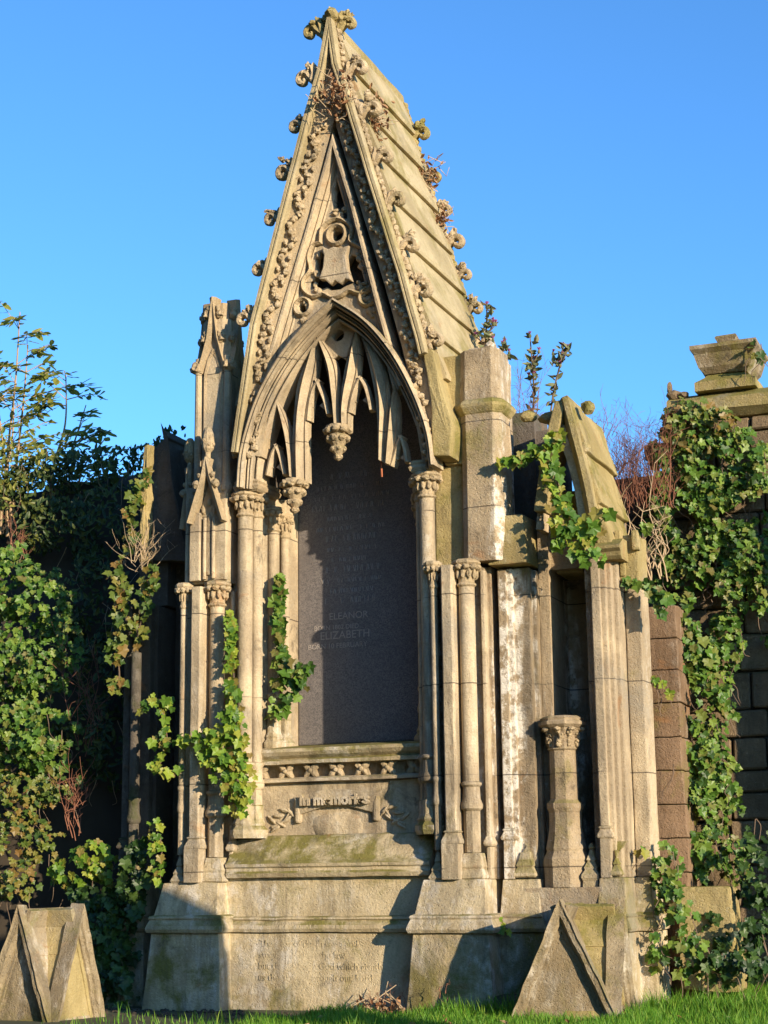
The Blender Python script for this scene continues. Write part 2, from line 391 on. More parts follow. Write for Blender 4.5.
# ---- piers of the centre: flared base, shafts, pinnacle
def capital(bm, x, y, z, r, h, R, n=10):
    """foliate capital under an abacus, top at z"""
    lathe(bm, x, y, [(r, z-h), (r*1.25, z-h+0.012), (r*1.25, z-h+0.022), (r*1.02, z-h+0.034), (r*1.05, z-h*0.55), (R*0.85, z-h*0.22), (R*1.0, z-0.035)], 14)
    for i in range(n):
        a = 2*math.pi*i/n
        blob(bm, (x+R*0.92*math.cos(a), y+R*0.92*math.sin(a), z-0.05), (R*0.30, R*0.30, 0.022), 0.5)
        blob(bm, (x+r*1.25*math.cos(a+0.3), y+r*1.25*math.sin(a+0.3), z-h*0.5), (r*0.3, r*0.3, h*0.2), 0.4)
def abacus(bm, x, y, z, R, n=8):
    lathe(bm, x, y, [(R*0.98, z-0.034), (R*1.12, z-0.022), (R*1.12, z-0.008), (R*0.9, z+0.006)], n, math.pi/n)
def shaft(parent, name, x, y, z0, z1, r, caps=True, lower=None, R=None, mat='stone', label=None, hcap=0.19):
    """column: octagonal foot, annulet, round shaft, capital"""
    bm = BM(); zl = lower or z0
    prof = [(r*1.0, zl), (r*1.0, z1-(hcap-0.01 if caps else 0))]
    lathe(bm, x, y, prof, 18)
    if lower:
        lathe(bm, x, y, [(r*1.02, z0), (r*1.02, lower-0.09)], 8, math.pi/8)
        lathe(bm, x, y, [(r*1.05, lower-0.10), (r*1.35, lower-0.085), (r*1.4, lower-0.06), (r*1.12, lower-0.02), (r*1.05, lower+0.06), (r*1.3, lower+0.075), (r*1.3, lower+0.09), (r, lower+0.10)], 18)
    s = fin(name, bm, mat, parent, smooth=True, label=label)
    if caps:
        R = R or r*1.8; bm = BM(); capital(bm, x, y, z1, r, hcap, R); abacus(bm, x, y, z1, R)
        fin('capital', bm, 'carved', s, smooth=False)
    return s
PIER = [(-1.043, 'left pier with thin shafts and gabled pinnacle'), (0.955, 'right pier with lime streaked octagonal stump of a pinnacle')]
for side, (cx, lab) in enumerate(PIER):
    x0, x1 = (cx-0.30, cx+0.24) if side == 0 else (cx-0.265, cx+0.27)
    bm = BM()
    plan0 = rect(x0-0.03, x1+0.03, 0.0, 0.9); plan1 = rect(x0, x1, 0.06, 0.9)
    prismz(bm, rect(x0-0.055, x1+0.045, -0.03, 0.9), -0.12, 0.505, rect(x0-0.01, x1+0.0, 0.03, 0.9))
    prismz(bm, rect(x0+0.0, x1-0.02, 0.035, 0.9), 0.62, 0.86, rect(x0+0.05, x1-0.04, 0.09, 0.9))
    pier = fin('pier', bm, 'base' , mon, bevel=0.007, wx=0.005, label=lab)
    bm = BM(); mould(bm, rect(x0, x1, 0.04, 0.9), [(0.0, 0.505), (0.035, 0.512), (0.045, 0.535), (0.038, 0.56), (0.02, 0.60), (0.028, 0.612), (0.022, 0.625), (0.0, 0.635)])
    fin('base_moulding', bm, 'base', pier, bevel=0.0, wx=0.003)
    # core and panels above
    bm = BM()
    box(bm, x0+0.07, x1-0.045, 0.27, 0.9, 0.86, 3.03)
    prismz(bm, [(x0+0.045, .32), (x0+0.045, .20), (x0+0.07, .17), (x0+0.13, .17), (x0+0.13, .32)], 0.86, 2.0) if False else None
    box(bm, x1-0.075, x1-0.02, 0.33, 0.9, 0.86, 3.04)
    fin('core', bm, 'stone' if side == 0 else 'limed', pier, bevel=0.008, wx=0.003)
    # middle pilaster
    bm = BM(); pw = 0.045
    prismz(bm, [(cx-pw, .30), (cx-pw, .09), (cx-pw+.012, .075), (cx+pw-.012, .075), (cx+pw, .09), (cx+pw, .30)], 1.17, 3.03)
    box(bm, cx-pw-.02, cx+pw+.012, 0.05, .30, 0.86, 1.10)
    mould(bm, rect(cx-pw, cx+pw, .08, .30), [(0.022, 1.10), (0.022, 1.12), (0.0, 1.17), (0.012, 1.18), (0, 1.19)])
    fin('pilaster', bm, 'stone', pier, bevel=0.004, wx=0.002)
    xs, xt = (cx-0.136, cx+0.125) if side == 0 else (cx-0.118, cx+0.115)
    shaft(pier, 'thin_shaft', xs, 0.14, 1.06, 3.065, 0.026, lower=1.46, R=0.062)
    bm = BM(); mould(bm, rect(xs-.035, xs+.035, .10, .19), [(0.012, .86), (0.02, .875), (0.0, .915), (0.004, .93), (-0.018, .975), (-0.012, .985), (-0.03, 1.06), (-0.033, 1.07)])
    fin('shaft_base', bm, 'base', pier, wx=0.001)
    shaft(pier, 'thick_shaft', xt, 0.185, 1.04, 3.065, 0.056, lower=1.42, R=0.092)
    bm = BM(); mould(bm, rect(xt-.062, xt+.075, .13, .30), [(0.01, .86), (0.02, .87), (0.02, .89), (0.006, .93), (0.012, .945), (0.0, .99), (-0.01, 1.035)])
    fin('shaft_base', bm, 'base', pier, wx=0.001)
    bm = BM(); box(bm, xt+0.085, xt+0.115, 0.23, 0.3, 0.86, 3.0)
    mould(bm, rect(xt+.085, xt+.12, .22, .3), [(0.01, 1.08), (0.018, 1.10), (0, 1.15)])
    fin('edge_roll', bm, 'stone', pier, bevel=0.008)

# ---- left pier: gablet stage and pinnacle
P1 = [c for c in mon.children if c.name.startswith('pier')][0]; P2 = [c for c in mon.children if c.name.startswith('pier')][1]
bm = BM()
box(bm, -1.19, -0.83, 0.17, 0.8, 3.065, 3.82); box(bm, -1.02, -0.83, 0.14, 0.3, 3.08, 3.75)
box(bm, -1.115, -1.03, 0.10, 0.3, 3.08, 3.60)
lathe(bm, -1.0, .125, [(.016, 3.09), (.016, 3.56)], 8); lathe(bm, -.925, .125, [(.016, 3.09), (.016, 3.56)], 8); lathe(bm, -.845, .16, [(.02, 3.08), (.02, 3.74)], 8); lathe(bm, -1.17, .17, [(.02, 3.08), (.02, 3.74)], 8)
fin('gablet_stage', bm, 'stone', P1, bevel=0.008, wx=0.003)
bm = BM()   # the pale lancet panel
prismy(bm, [(-.985, 3.12), (-.945, 3.12), (-.945, 3.52), (-.965, 3.60), (-.985, 3.52)], 0.125, 0.15)
fin('lancet_panel', bm, 'limed', P1, bevel=0.004)
def gablet(name, xc, w, z0, z1, yf, parent, mat='carved', knob=True):
    bm = BM(); t = 0.03
    path = [(xc-w, z0), (xc-w*0.62, z0+(z1-z0)*0.35), (xc-w*0.25, z0+(z1-z0)*0.68), (xc, z1)]
    prof = [(0, yf), (0, yf+0.09), (t, yf+0.09), (t*1.0, yf+0.02)]
    sweepxz(bm, path, prof, -1); sweepxz(bm, [(2*xc-a, b) for a, b in path], prof, 1)
    prismy(bm, [(xc-w*0.6, z0+.05), (xc+w*0.6, z0+.05), (xc, z1-0.14)], yf+0.085, yf+0.12)
    for q in (-.32, 0, .32): blob(bm, (xc+q*w, yf+.075, z0+.10+.06*(q == 0)), (.016, .012, .03), .4)
    if knob:
        lathe(bm, xc, yf+0.05, [(0.02, z1-0.03), (0.022, z1+0.04), (0.045, z1+0.07), (0.05, z1+0.12), (0.043, z1+0.19), (0.028, z1+0.23), (0.02, z1+0.24)], 10)
        for i in range(7):
            a = i*0.9; blob(bm, (xc+0.042*math.cos(a), yf+0.05+0.042*math.sin(a), z1+0.1+0.015*(i % 3)), 0.016, 0.4)
    for s in (-1, 1):
        blob(bm, (xc+s*w*0.55, yf+0.02, z0+(z1-z0)*0.58), (0.034, 0.03, 0.034), 0.35)
        blob(bm, (xc+s*w*0.38, yf+0.02, z0+(z1-z0)*0.72), (0.02, 0.02, 0.022), 0.35)
    return fin(name, bm, mat, parent, smooth=False, wx=0.0)
gablet('gablet', -0.965, 0.15, 3.52, 4.02, 0.05, P1)
gablet('gablet', -1.215, 0.06, 3.52, 4.0, 0.22, P1)
# pinnacle body
bm = BM(); prismz(bm, octo(-0.985, 0.33, 0.135, 0.6), 3.82, 5.16, octo(-0.98, 0.33, 0.122, 0.6))
for sx in (-1, 1):
    for sy in (-1, 1):
        lathe(bm, -0.985+sx*0.125, 0.33+sy*0.125, [(0.034, 3.76), (0.048, 3.78), (0.048, 3.81), (0.036, 3.84), (0.03, 3.87), (0.026, 4.85)], 10)
pin = fin('pinnacle', bm, 'stone', P1, bevel=0.0, wx=0.0, label='broken topped pinnacle with small gablets on each face')
bm = BM()
for k in range(4):   # concave gablets on the four faces with knobs
    rot = Matrix.Rotation(k*math.pi/2, 4, 'Z'); tb = BM(); yf = -0.165
    path = [(-0.125, 4.74), (-0.085, 4.86), (-0.045, 5.0), (-0.018, 5.2), (0, 5.34)]
    prof = [(0, yf), (0, yf+0.10), (0.035, yf+0.10), (0.03, yf+0.02)]
    sweepxz(tb, path, prof, -1); sweepxz(tb, [(-a, b) for a, b in path], prof, 1)
    path2 = [(-0.075, 4.0), (-0.075, 4.72), (-0.045, 4.84), (0, 4.92)]
    prof2 = [(0, yf+0.03), (0, yf+0.08), (0.02, yf+0.08), (0.02, yf+0.035)]
    sweepxz(tb, path2, prof2, -1); sweepxz(tb, [(-a, b) for a, b in path2], prof2, 1)
    for s in (-1, 1):
        blob(tb, (s*0.135, yf+0.01, 4.77), (0.04, 0.036, 0.042), 0.8, 3)
        for zz, dx in ((5.0, 0.06), (5.2, 0.04)):
            blob(tb, (s*(dx+0.02), yf+0.03, zz), (0.028, 0.026, 0.03), 0.8, 3); blob(tb, (s*(dx), yf+0.03, zz+0.04), (0.02, 0.018, 0.03), 0.7, 3)
    for v in tb.verts: v.co = rot @ v.co + Vector((-0.982, 0.33, 0))
    me = bpy.data.meshes.new('t'); tb.to_mesh(me); tb.free(); bm.from_mesh(me); bpy.data.meshes.remove(me)
prismz(bm, octo(-0.98, 0.33, 0.10, 0.6), 5.15, 5.31, octo(-0.975, 0.33, 0.07, 0.6))
fin('pinnacle_gablets', bm, 'carved', pin, wx=0.0)
# ---- right pier: octagonal stump
bm = BM(); ocx, ocy = 1.185, 0.36
prismz(bm, octo(ocx, ocy, 0.155, 0.66), 3.06, 4.18)
prismz(bm, octo(ocx, ocy, 0.156, 0.66), 4.24, 4.63, octo(ocx, ocy, 0.148, 0.66))
lathe(bm, 1.325, .44, [(.02, 3.06), (.02, 4.58)], 8); lathe(bm, 1.31, .30, [(.014, 3.06), (.014, 4.12)], 8)
box(bm, 1.2, 1.305, 0.45, 0.62, 3.06, 4.6)
st = fin('pinnacle_stump', bm, 'limed', P2, bevel=0.012, wx=0.006, label='octagonal pinnacle stump streaked white')
bm = BM(); mould(bm, octo(ocx, ocy, 0.155, 0.66), [(0, 4.14), (0.012, 4.15), (0.04, 4.19), (0.045, 4.21), (0.03, 4.235), (-0.01, 4.26)]); fin('collar', bm, 'mossy', st, wx=0.003)
bm = BM(); box(bm, 1.10, 1.27, 0.27, 0.48, 4.6, 4.66); blob(bm, (1.22, 0.38, 4.68), (0.05, 0.05, 0.05), 0.4); blob(bm, (1.13, 0.36, 4.66), (0.03, 0.04, 0.03), 0.4)
fin('broken_top', bm, 'limed', st, wx=0.012)
bm = BM()   # shoulder masonry between arch and stump
box(bm, 0.80, 1.02, 0.30, 0.9, 3.06, 3.80); box(bm, 0.90, 1.08, 0.26, 0.9, 3.80, 4.62, (0.86, 1.08, 0.26, 0.9))
fin('shoulder', bm, 'mossy', P2, bevel=0.01, wx=0.008)
bm = BM(); prismy(bm, [xz(436, 458, .12), xz(452, 458, .12), xz(455, 425, .12), xz(444, 390, .12), xz(436, 352, .12), xz(426, 352, .12), xz(434, 400, .12)], 0.06, 0.35)
fin('broken_kneeler', bm, 'mossy', P2, bevel=0.012, wx=0.01, label='rough mossy broken foot of the right gable slope')

# ---- centre base
bm = BM(); cxl, cxr = -0.84, 0.72
box(bm, cxl-.05, cxr+.05, 0.16, 0.9, -0.1, 0.505, (cxl-.05, cxr+.05, 0.20, 0.9))
box(bm, cxl-.05, cxr+.05, 0.22, 0.9, 0.62, 0.885)
base = fin('plinth', bm, 'base', mon, bevel=0.0, wx=0.006)
def hmould(name, x0, x1, y, prof, mat, parent, wx=0.003, yb=0.9):
    """straight string course along x; prof=[(out,z)]"""
    bm = BM(); n = len(prof); pts = [(-o, z) for o, z in prof]
    L_ = [bm.verts.new((x0, y+a, z)) for a, z in pts]+[bm.verts.new((x0, yb, prof[-1][1])), bm.verts.new((x0, yb, prof[0][1]))]
    R2 = [bm.verts.new((x1, v.co.y, v.co.z)) for v in L_]; k = len(L_)
    for i in range(k): bm.faces.new((L_[i], L_[(i+1) % k], R2[(i+1) % k], R2[i]))
    bm.faces.new(L_[::-1]); bm.faces.new(R2)
    return fin(name, bm, mat, parent, wx=wx, cut=0.1)
hmould('base_moulding', cxl-.04, cxr+.03, 0.21, [(0.0, 0.506), (0.035, 0.512), (0.045, 0.535), (0.038, 0.56), (0.012, 0.59), (0.025, 0.6), (0.02, 0.612), (0, 0.619)], 'base', base, 0.005)
hmould('string_course', cxl+.02, cxr+.04, 0.20, [(-.02, 0.886), (0.03, 0.892), (0.045, 0.92), (0.03, 0.935), (0.03, 0.955), (0.045, 0.965), (0.05, 0.985), (0.03, 1.0), (0.01, 1.01), (-0.13, 1.18), (-0.16, 1.19)], 'base', base, 0.004)
bm = BM(); box(bm, cxl+.06, cxr+.04, 0.38, 0.9, 1.191, 1.56); dado = fin('dado_panel', bm, 'stone', mon, wx=0.003)
# scroll with black-letter word, boss under it, leaf sprays
sc_l, sc_r = at(300, 812, .36).x, at(373, 812, .36).x
bm = BM(); pth = []
for i in range(15):
    u = i/14; pth.append((sc_l+(sc_r-sc_l)*u, 1.335+0.055*math.sin(math.pi*u)))
sweepxz(bm, pth, [(0, .355), (0, .40), (0.12, .40), (0.12, .345)], 1)
for q in ((pth[0][0]-.02, pth[0][1]), (pth[-1][0]+.02, pth[-1][1])): lathe(bm, q[0], .375, [(.024, q[1]-.06), (.03, q[1]-.05), (.03, q[1]+.10), (.022, q[1]+.115)], 10)
scroll = fin('scroll', bm, 'stone', dado, bevel=0.004, wx=0.002)
text('lettering', 'In memories', 0.108, 'stone', scroll, (sc_l+sc_r)/2, 1.40, 0.330, 0.014, shear=0.0, bold=0.0045, label='raised black-letter lettering on the scroll')
bm = BM(); blob(bm, ((sc_l+sc_r)/2, .41, 1.25), (0.25, 0.06, 0.13), 0.05)
fin('boss', bm, 'stone', dado, smooth=True)
for s, xc in ((-1, sc_l-0.13), (1, sc_r+0.14)):
    bm = BM()
    tube(bm, [(xc+s*0.1, .372, 1.25), (xc, .365, 1.29), (xc-s*0.05, .365, 1.36)], 0.012, 0.006)
    for (dx, dz, a) in ((-.05, .08, .8), (-.02, .03, -.6), (.03, 0, .5), (.07, -.03, -.5), (.10, .03, .7), (0, .10, .2), (.05, .06, 0)):
        blob(bm, (xc+s*dx, .37, 1.27+dz), (0.045, 0.016, 0.014), 0.4, rot=Matrix.Rotation(-a*s, 3, 'Y'))
    fin('leaf_spray', bm, 'stone', dado, smooth=True)
# frieze with rosettes
bm = BM(); box(bm, cxl+.10, cxr+.03, 0.43, 0.9, 1.57, 1.72)
fr = fin('frieze', bm, 'stone', mon, wx=0.003)
hmould('lower_fillet', cxl+.09, cxr+.03, 0.36, [(0.0, 1.562), (0.03, 1.57), (0.03, 1.59), (0, 1.605)], 'stone', fr)
hmould('ledge', cxl+.07, cxr+.03, 0.36, [(-0.02, 1.695), (0.045, 1.70), (0.05, 1.725), (0.02, 1.74), (0.05, 1.76), (0.07, 1.785), (0.06, 1.81), (-0.10, 1.84)], 'base', fr)
for i in range(7):
    xc = cxl+0.20+i*0.203; bm = BM()
    for k in range(4):
        a = math.pi/4+k*math.pi/2
        blob(bm, (xc+0.036*math.cos(a), .375, 1.65+0.03*math.sin(a)), (0.046, 0.03, 0.026), 0.3, rot=Matrix.Rotation(-a, 3, 'Y'))
    blob(bm, (xc, .355, 1.65), (0.02, 0.02, 0.02)); box(bm, xc-.03, xc+.03, .385, .44, 1.60, 1.70)
    fin('rosette', bm, 'carved', fr)
# worn writing on the plinth
for k, s in enumerate(('The sting of death is sin and', 'strength of sin is the law', 'but thanks be to God which giveth', 'us the victory through our Lord')):
    x = at(258, 946, .17).x
    text('lettering', s, 0.068, 'base', base, x, 0.41-0.077*k, 0.1940-0.0051*k, 0.0025, 'LEFT', label='worn black-letter line cut in the plinth')

# ---- tablet
bm = BM(); TY = 0.80
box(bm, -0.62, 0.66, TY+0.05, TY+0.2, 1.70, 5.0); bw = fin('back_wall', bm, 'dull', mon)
bm = BM(); box(bm, -0.542, 0.56, TY, TY+0.06, 1.87, 4.55); tab = fin('inscription_tablet', bm, 'granite', mon, bevel=0.012, label='tall dark grey granite tablet with worn lettering')
lines = [(480, 353, 'SACRED', .05), (487, 348, 'TO THE MEMORY OF', .06), (500, 345, 'WILLIAM', .05), (513, 345, 'WHO DIED', .04), (523, 345, 'AND OF HIS WIFE', .05), (538, 350, 'BORN', .04), (550, 345, 'ALSO OF THEIR CHILDREN', .045), (562, 345, 'JANE', .045), (575, 348, 'DIED', .04)]
# only marks that can be read or made out are cut: the lower four lines
for (px, py, s, h, al) in ((314, 631, 'BORN 1802 DIED', .05, 'LEFT'), (329, 620, 'ELEANOR', .075, 'LEFT'), (320, 640, 'ELIZABETH', .085, 'LEFT'), (308, 650, 'BORN 10 FEBRUARY', .055, 'LEFT')):
    p = at(px, py, TY)
    text('lettering', s, h, 'letter', tab, p.x, p.z, TY-0.001, 0.002, al)
for k in range(13):    # worn lines whose characters are gone: rows of short strokes
    bm = BM(); py = 478+k*10.4; p = at(345, py, TY); half = random.uniform(0.2, 0.40); x = p.x-half+.10
    while x < min(p.x+half, .5):
        if random.random() < 0.85:
            h = 0.032 if k % 3 else 0.045
            for q in range(random.choice((1, 2, 2))):
                a = random.uniform(-0.5, 0.5)
                xx = x+q*0.012; tube(bm, [(xx-a*.01, TY-0.001, p.z), (xx+a*.01, TY-0.001, p.z+h)], 0.0036, n=4)
        x += random.choice((0.03, 0.035, 0.05))
    fin('worn_line', bm, 'letter', tab)

# ---- side jambs and arch columns
bm = BM()
prismz(bm, [(-.86, .9), (-.86, .33), (-.73, .30), (-.62, .45), (-.60, .60), (-.545, .66), (-.545, .9)], 1.19, 3.76)
jl = fin('jamb', bm, 'stone', mon, bevel=0.01, wx=0.002)
bm = BM()
prismz(bm, [(.56, .9), (.56, .66), (.62, .60), (.64, .45), (.76, .30), (.86, .33), (.86, .9)], 1.19, 3.76)
jr = fin('jamb', bm, 'stone', mon, bevel=0.01, wx=0.002)
for sgn, par, cc in ((-1, jl, 0.03), (1, jr, 0.03)):
    for (px, y, r, zt, low, R) in ((245, .215, .056, 3.74, 1.20, .10), (257, .30, .042, 3.74, 1.20, .08), (273.5, .47, .045, 3.66, 1.84, .078), (285, .56, .036, 3.62, 1.84, .062)):
        x = at(px, 640, y).x
        if sgn > 0: x = 0.05-x+ (0.02 if y < .25 else 0)
        c = shaft(par, 'arch_column', x, y, low, zt, r, lower=low+0.42 if low < 1.5 else low+.3, R=R)
        bm = BM(); mould(bm, octo(x, y, r*1.15, .42), [(0.02, low-.03), (0.03, low+.0), (0.03, low+.03), (0.008, low+.06), (0.014, low+.075), (0, low+.11), (0, low+.20), (-.008, low+.21)]); fin('column_base', bm, 'base', c, wx=.001)
# impost band over the arch columns
for s in (-1, 1):
    xx = [at(237, 487, .17).x, at(268, 487, .3).x]
    if s > 0: xx = [.68, .86]
    bm = BM(); mould(bm, rect(xx[0]+.01, xx[1]-.02, .15, .5), [(0, 3.735), (0.015, 3.75), (0.025, 3.775), (0.012, 3.795), (0.02, 3.81), (0, 3.83)])
    fin('impost', bm, 'carved', jl if s < 0 else jr, wx=.003)

# ---- arch mouldings (in the plane of the facade)
def pxpath(pts, Y, n=6, ox=170, oy=290, sc=2.743): return [(q.x, q.y) for q in smoothpath([Vector(xz(ox+a/sc, oy+b/sc, Y)).to_3d() for a, b in pts], n)]
AL = [(180, 540), (186, 460), (204, 380), (240, 280), (300, 175), (370, 90), (445, 20)]
AR = [(722, 478), (712, 400), (690, 325), (650, 235), (598, 150), (530, 75), (445, 20)]
archL = pxpath(AL, .03); archR = pxpath(AR, .03)
arch = None
for nm, prof in (('arch_hood', [(0, .03), (0, .24), (0.042, .24), (.042, .11), (.036, .09), (.044, .075), (.044, .055), (0.032, .035), (0.026, .055), (0.020, .05), (0.014, .02)]),
                 ('arch_order', [(0.054, .10), (0.054, .27), (0.086, .27), (.086, .18), (.078, .165), (.088, .15), (.088, .125), (0.078, .10), (0.072, .125), (0.066, .12), (0.060, .09)]),
                 ('arch_order', [(0.098, .155), (0.098, .34), (0.122, .34), (0.122, .17), (0.112, .145), (0.104, .145)])):
    bm = BM(); sweepclip(bm, archL, prof, -1, archL[-1][0]); sweepclip(bm, archR, prof, 1, archL[-1][0])
    o = fin(nm, bm, 'stone', mon if arch is None else arch, bevel=0.0, smooth=True, wx=0.0)
    arch = arch or o

# ---- tracery
TYY = .165
def T(pts, Y=TYY): return [xz(230+a/3.657, 300+b/3.657, Y) for a, b in pts]
BL = {   # left edge, right edge, from the foot to the tip
 'mid_left': ([(370, 468), (366, 390), (352, 300), (332, 210), (310, 118)], [(398, 468), (390, 400), (386, 330), (374, 222), (314, 116)]),
 'mid_right': ([(396, 468), (392, 400), (396, 320), (414, 220), (460, 103)], [(426, 468), (428, 400), (442, 330), (462, 250), (466, 103)]),
 'left': ([(217, 662), (214, 540), (222, 400), (240, 280), (312, 128)], [(274, 662), (273, 440), (288, 350), (306, 260), (320, 128)]),
 'far_left': ([(212, 640), (200, 560), (188, 490), (176, 430), (163, 360)], [(226, 650), (224, 560), (212, 480), (192, 415), (167, 360)]),
 'right': ([(530, 578), (528, 440), (516, 330), (496, 230), (468, 110)], [(562, 592), (566, 480), (574, 360), (548, 220), (474, 110)]),
 'far_right': ([(553, 592), (556, 500), (566, 420), (580, 360), (598, 310)], [(590, 602), (601, 520), (607, 440), (606, 370), (602, 310)])}
def resamp(P, n):
    Q = [Vector((a, b, 0)) for a, b in P]; Q = smoothpath(Q, 8); L_ = [0]
    for a, b in zip(Q, Q[1:]): L_.append(L_[-1]+(b-a).length)
    out = []
    for k in range(n+1):
        d = L_[-1]*k/n; i = max(j for j in range(len(L_)) if L_[j] <= d+1e-9); i = min(i, len(Q)-2)
        out.append(Q[i].lerp(Q[i+1], (d-L_[i])/max(1e-9, L_[i+1]-L_[i])))
    return out
def blade_(name, e, parent, Y=TYY, label=None):
    A, B = resamp(T(e[0], Y), 16), resamp(T(e[1], Y), 16); bm = BM(); rings = []
    prof = [(0, .07), (.10, .035), (.22, .045), (.36, .02), (.5, -.015), (.64, .02), (.78, .045), (.9, .035), (1, .07), (1, .12), (0, .12)]
    for a, b in zip(A, B): rings.append([bm.verts.new((a.x+(b.x-a.x)*u, Y+d*min(1, (b-a).length/.06), a.y+(b.y-a.y)*u)) for u, d in prof])
    k = len(prof)
    for a, b in zip(rings, rings[1:]):
        for j in range(k): bm.faces.new((a[j], a[(j+1) % k], b[(j+1) % k], b[j]))
    bm.faces.new(rings[0]); bm.faces.new(rings[-1][::-1])
    return fin(name, bm, 'stone', parent, label=label)
tbm = blade_('tracery', BL['mid_left'], mon, label='pointed stone tracery blades hanging inside the arch, right blade broken off')
for k, v in BL.items():
    if k != 'mid_left': blade_('tracery_blade', v, tbm)
def cusp(pts, Y=.20, wd=0.05):
    p = [(q.x, q.y) for q in smoothpath([Vector((a, b, 0)) for a, b in T(pts, Y)], 6)]
    bm = BM(); sweepxz(bm, p, [(0, Y), (0, Y+.08), (wd, Y+.08), (wd, Y+.03), (wd*.5, Y-.01)], 1)
    fin('cusped_arch', bm, 'stone', tbm)
for L2, apx, R2 in (([(276, 440), (284, 370), (296, 325)], (318, 286), [(336, 330), (350, 365), (362, 415)]), ([(428, 410), (440, 350), (455, 305)], (475, 276), [(495, 305), (508, 345), (520, 400)]),
                    ([(128, 640), (138, 590), (152, 550)], (168, 525), [(182, 555), (192, 590), (203, 635)]), ([(582, 605), (596, 560), (608, 520)], (622, 492), [(636, 520), (645, 555), (650, 590)])):
    cusp(L2+[apx], wd=-.035); cusp(R2[::-1]+[apx], wd=.035)
    for (a, b), s in ((L2[1], 1), (R2[1], -1)):   # cusp points
        q = T([(a, b), (a+s*22, b+22), (a, b+38)], .23); bm = BM(); prismy(bm, q, .225, .27); fin('cusp', bm, 'stone', tbm, bevel=.004)
# crown plate with eye
eye = T([(398, 130)], .25)[0]
plate('crown_plate', [T([(385, 40), (340, 90), (318, 118), (350, 160), (375, 225), (398, 200), (425, 215), (445, 150), (460, 105), (430, 70)], .25), circle(eye[0], eye[1], .055, 14)], .235, .30, 'stone', tbm, .008)
def pendant(px, py0, py1, Y, parent):
    x, z0 = xz(px, py0, Y); z1 = xz(px, py1, Y)[1]; h = z0-z1; bm = BM()
    lathe(bm, x, Y, [(.005, z1), (.03, z1+.06*h), (.022, z1+.16*h), (.05, z1+.28*h), (.06, z1+.36*h), (.045, z1+.42*h), (.075, z1+.60*h), (.085, z1+.70*h), (.06, z1+.76*h), (.10, z1+.88*h), (.09, z1+h)], 10)
    for (rr, f, n, s) in ((.085, .86, 9, .03), (.07, .62, 8, .026), (.045, .34, 6, .022), (.02, .12, 4, .018)):
        for i in range(n):
            a = 2*math.pi*i/n; blob(bm, (x+rr*math.cos(a), Y+rr*math.sin(a), z1+f*h), (s, s, s*.9), .5)
    fin('pendant', bm, 'carved', parent)
pendant(338, 426, 461, .22, tbm); pendant(294.5, 480, 514, .22, tbm)
bm = BM(); a = at(381, 462, .22); b = at(382, 477, .22); tube(bm, [a+Vector((0, 0, .05)), b], .007); fin('iron_rod', bm, 'rust', tbm, label='short rusty dowel sticking out of the broken tracery')

# ---- gable: verges, carved bands, inner mouldings, panel
Ax, Az = xz(329, 6, 0.02); GL = [xz(231, 452, .02), xz(249, 325, .02), xz(284, 190, .02), xz(303, 118, .02), xz(317, 68, .02)]; GL = GL+[(Ax, Az)]
GRF = [xz(442, 452, .02), xz(431, 385, .02)]
GR = [xz(425, 352, .02), xz(421, 335, .02), xz(403, 271, .02), xz(372, 172, .02), xz(350, 100, .02), xz(337, 62, .02)]+[(Ax, Az)]
gab = None
def gsweep(nm, prof, mat, par, sm=False, full=False):
    bm = BM(); sweepclip(bm, GL, prof, -1, Ax); sweepclip(bm, (GRF if full else [])+GR, prof, 1, Ax)
    return fin(nm, bm, mat, par, smooth=sm, wx=.003, cut=.3)
gab = gsweep('gable', [(0.0, .02), (-.010, .06), (0.0, .16), (.056, .16), (.056, .035), (.046, .018), (.036, .018), (.030, .032), (.022, .02)], 'roof', mon)
gsweep('splayed_reveal', [(.0, .095), (.0, .20), (.20, .26), (.20, .14), (.06, .10)], 'carved', gab, full=True)
# inner roll: its own path from the inner apex
ia = xz(332, 132, .12)
IL = [xz(262, 372, .12), xz(283, 300, .12), xz(309, 214, .12), ia]; IR = [xz(402, 385, .12), xz(379, 300, .12), xz(353, 200, .12), ia]
bm = BM(); pr = [(0, .13), (0, .3), (.105, .3), (.105, .215), (.09, .20), (.075, .21), (.06, .17), (.045, .18), (.03, .12), (.012, .12)]
sweepclip(bm, IL, pr, -1, ia[0]); sweepclip(bm, IR, pr, 1, ia[0]); fin('inner_moulding', bm, 'stone', gab, wx=.003, cut=.3)
# carved running foliage in the splay
def band(path, side, n0, n1, y0, y1, parent, step=.052, mat='carved'):
    bm = BM(); P = [Vector(p) for p in path]; k = 0; d = 0.06
    seg = 0; acc = []
    for a, b in zip(P, P[1:]):
        L_ = (b-a).length; e = (b-a)/L_; nn = Vector((-e.y, e.x))*side; t = 0
        while t < L_:
            u = .5+.33*math.sin(k*1.35); q = a+e*t+nn*(n0+(n1-n0)*u); y = y0+(y1-y0)*u-.012
            acc.append((q.x, y, q.y))
            blob(bm, (q.x, y, q.y), (.027, .026, .024), .6, 3)
            u2 = .5-.33*math.sin(k*1.35+.3); q2 = a+e*(t+step*.3)+nn*(n0+(n1-n0)*u2)
            if k % 2: blob(bm, (q2.x, y0+(y1-y0)*u2-.008, q2.y), (.017, .016, .024), .6, 3)
            t += step; k += 1
    tube(bm, acc, .011, n=5)
    return fin('carved_band', bm, mat, parent)
band(GL[:-2], -1, .07, .17, .085, .115, gab); band(GRF+GR[:-2], 1, .07, .17, .085, .115, gab)
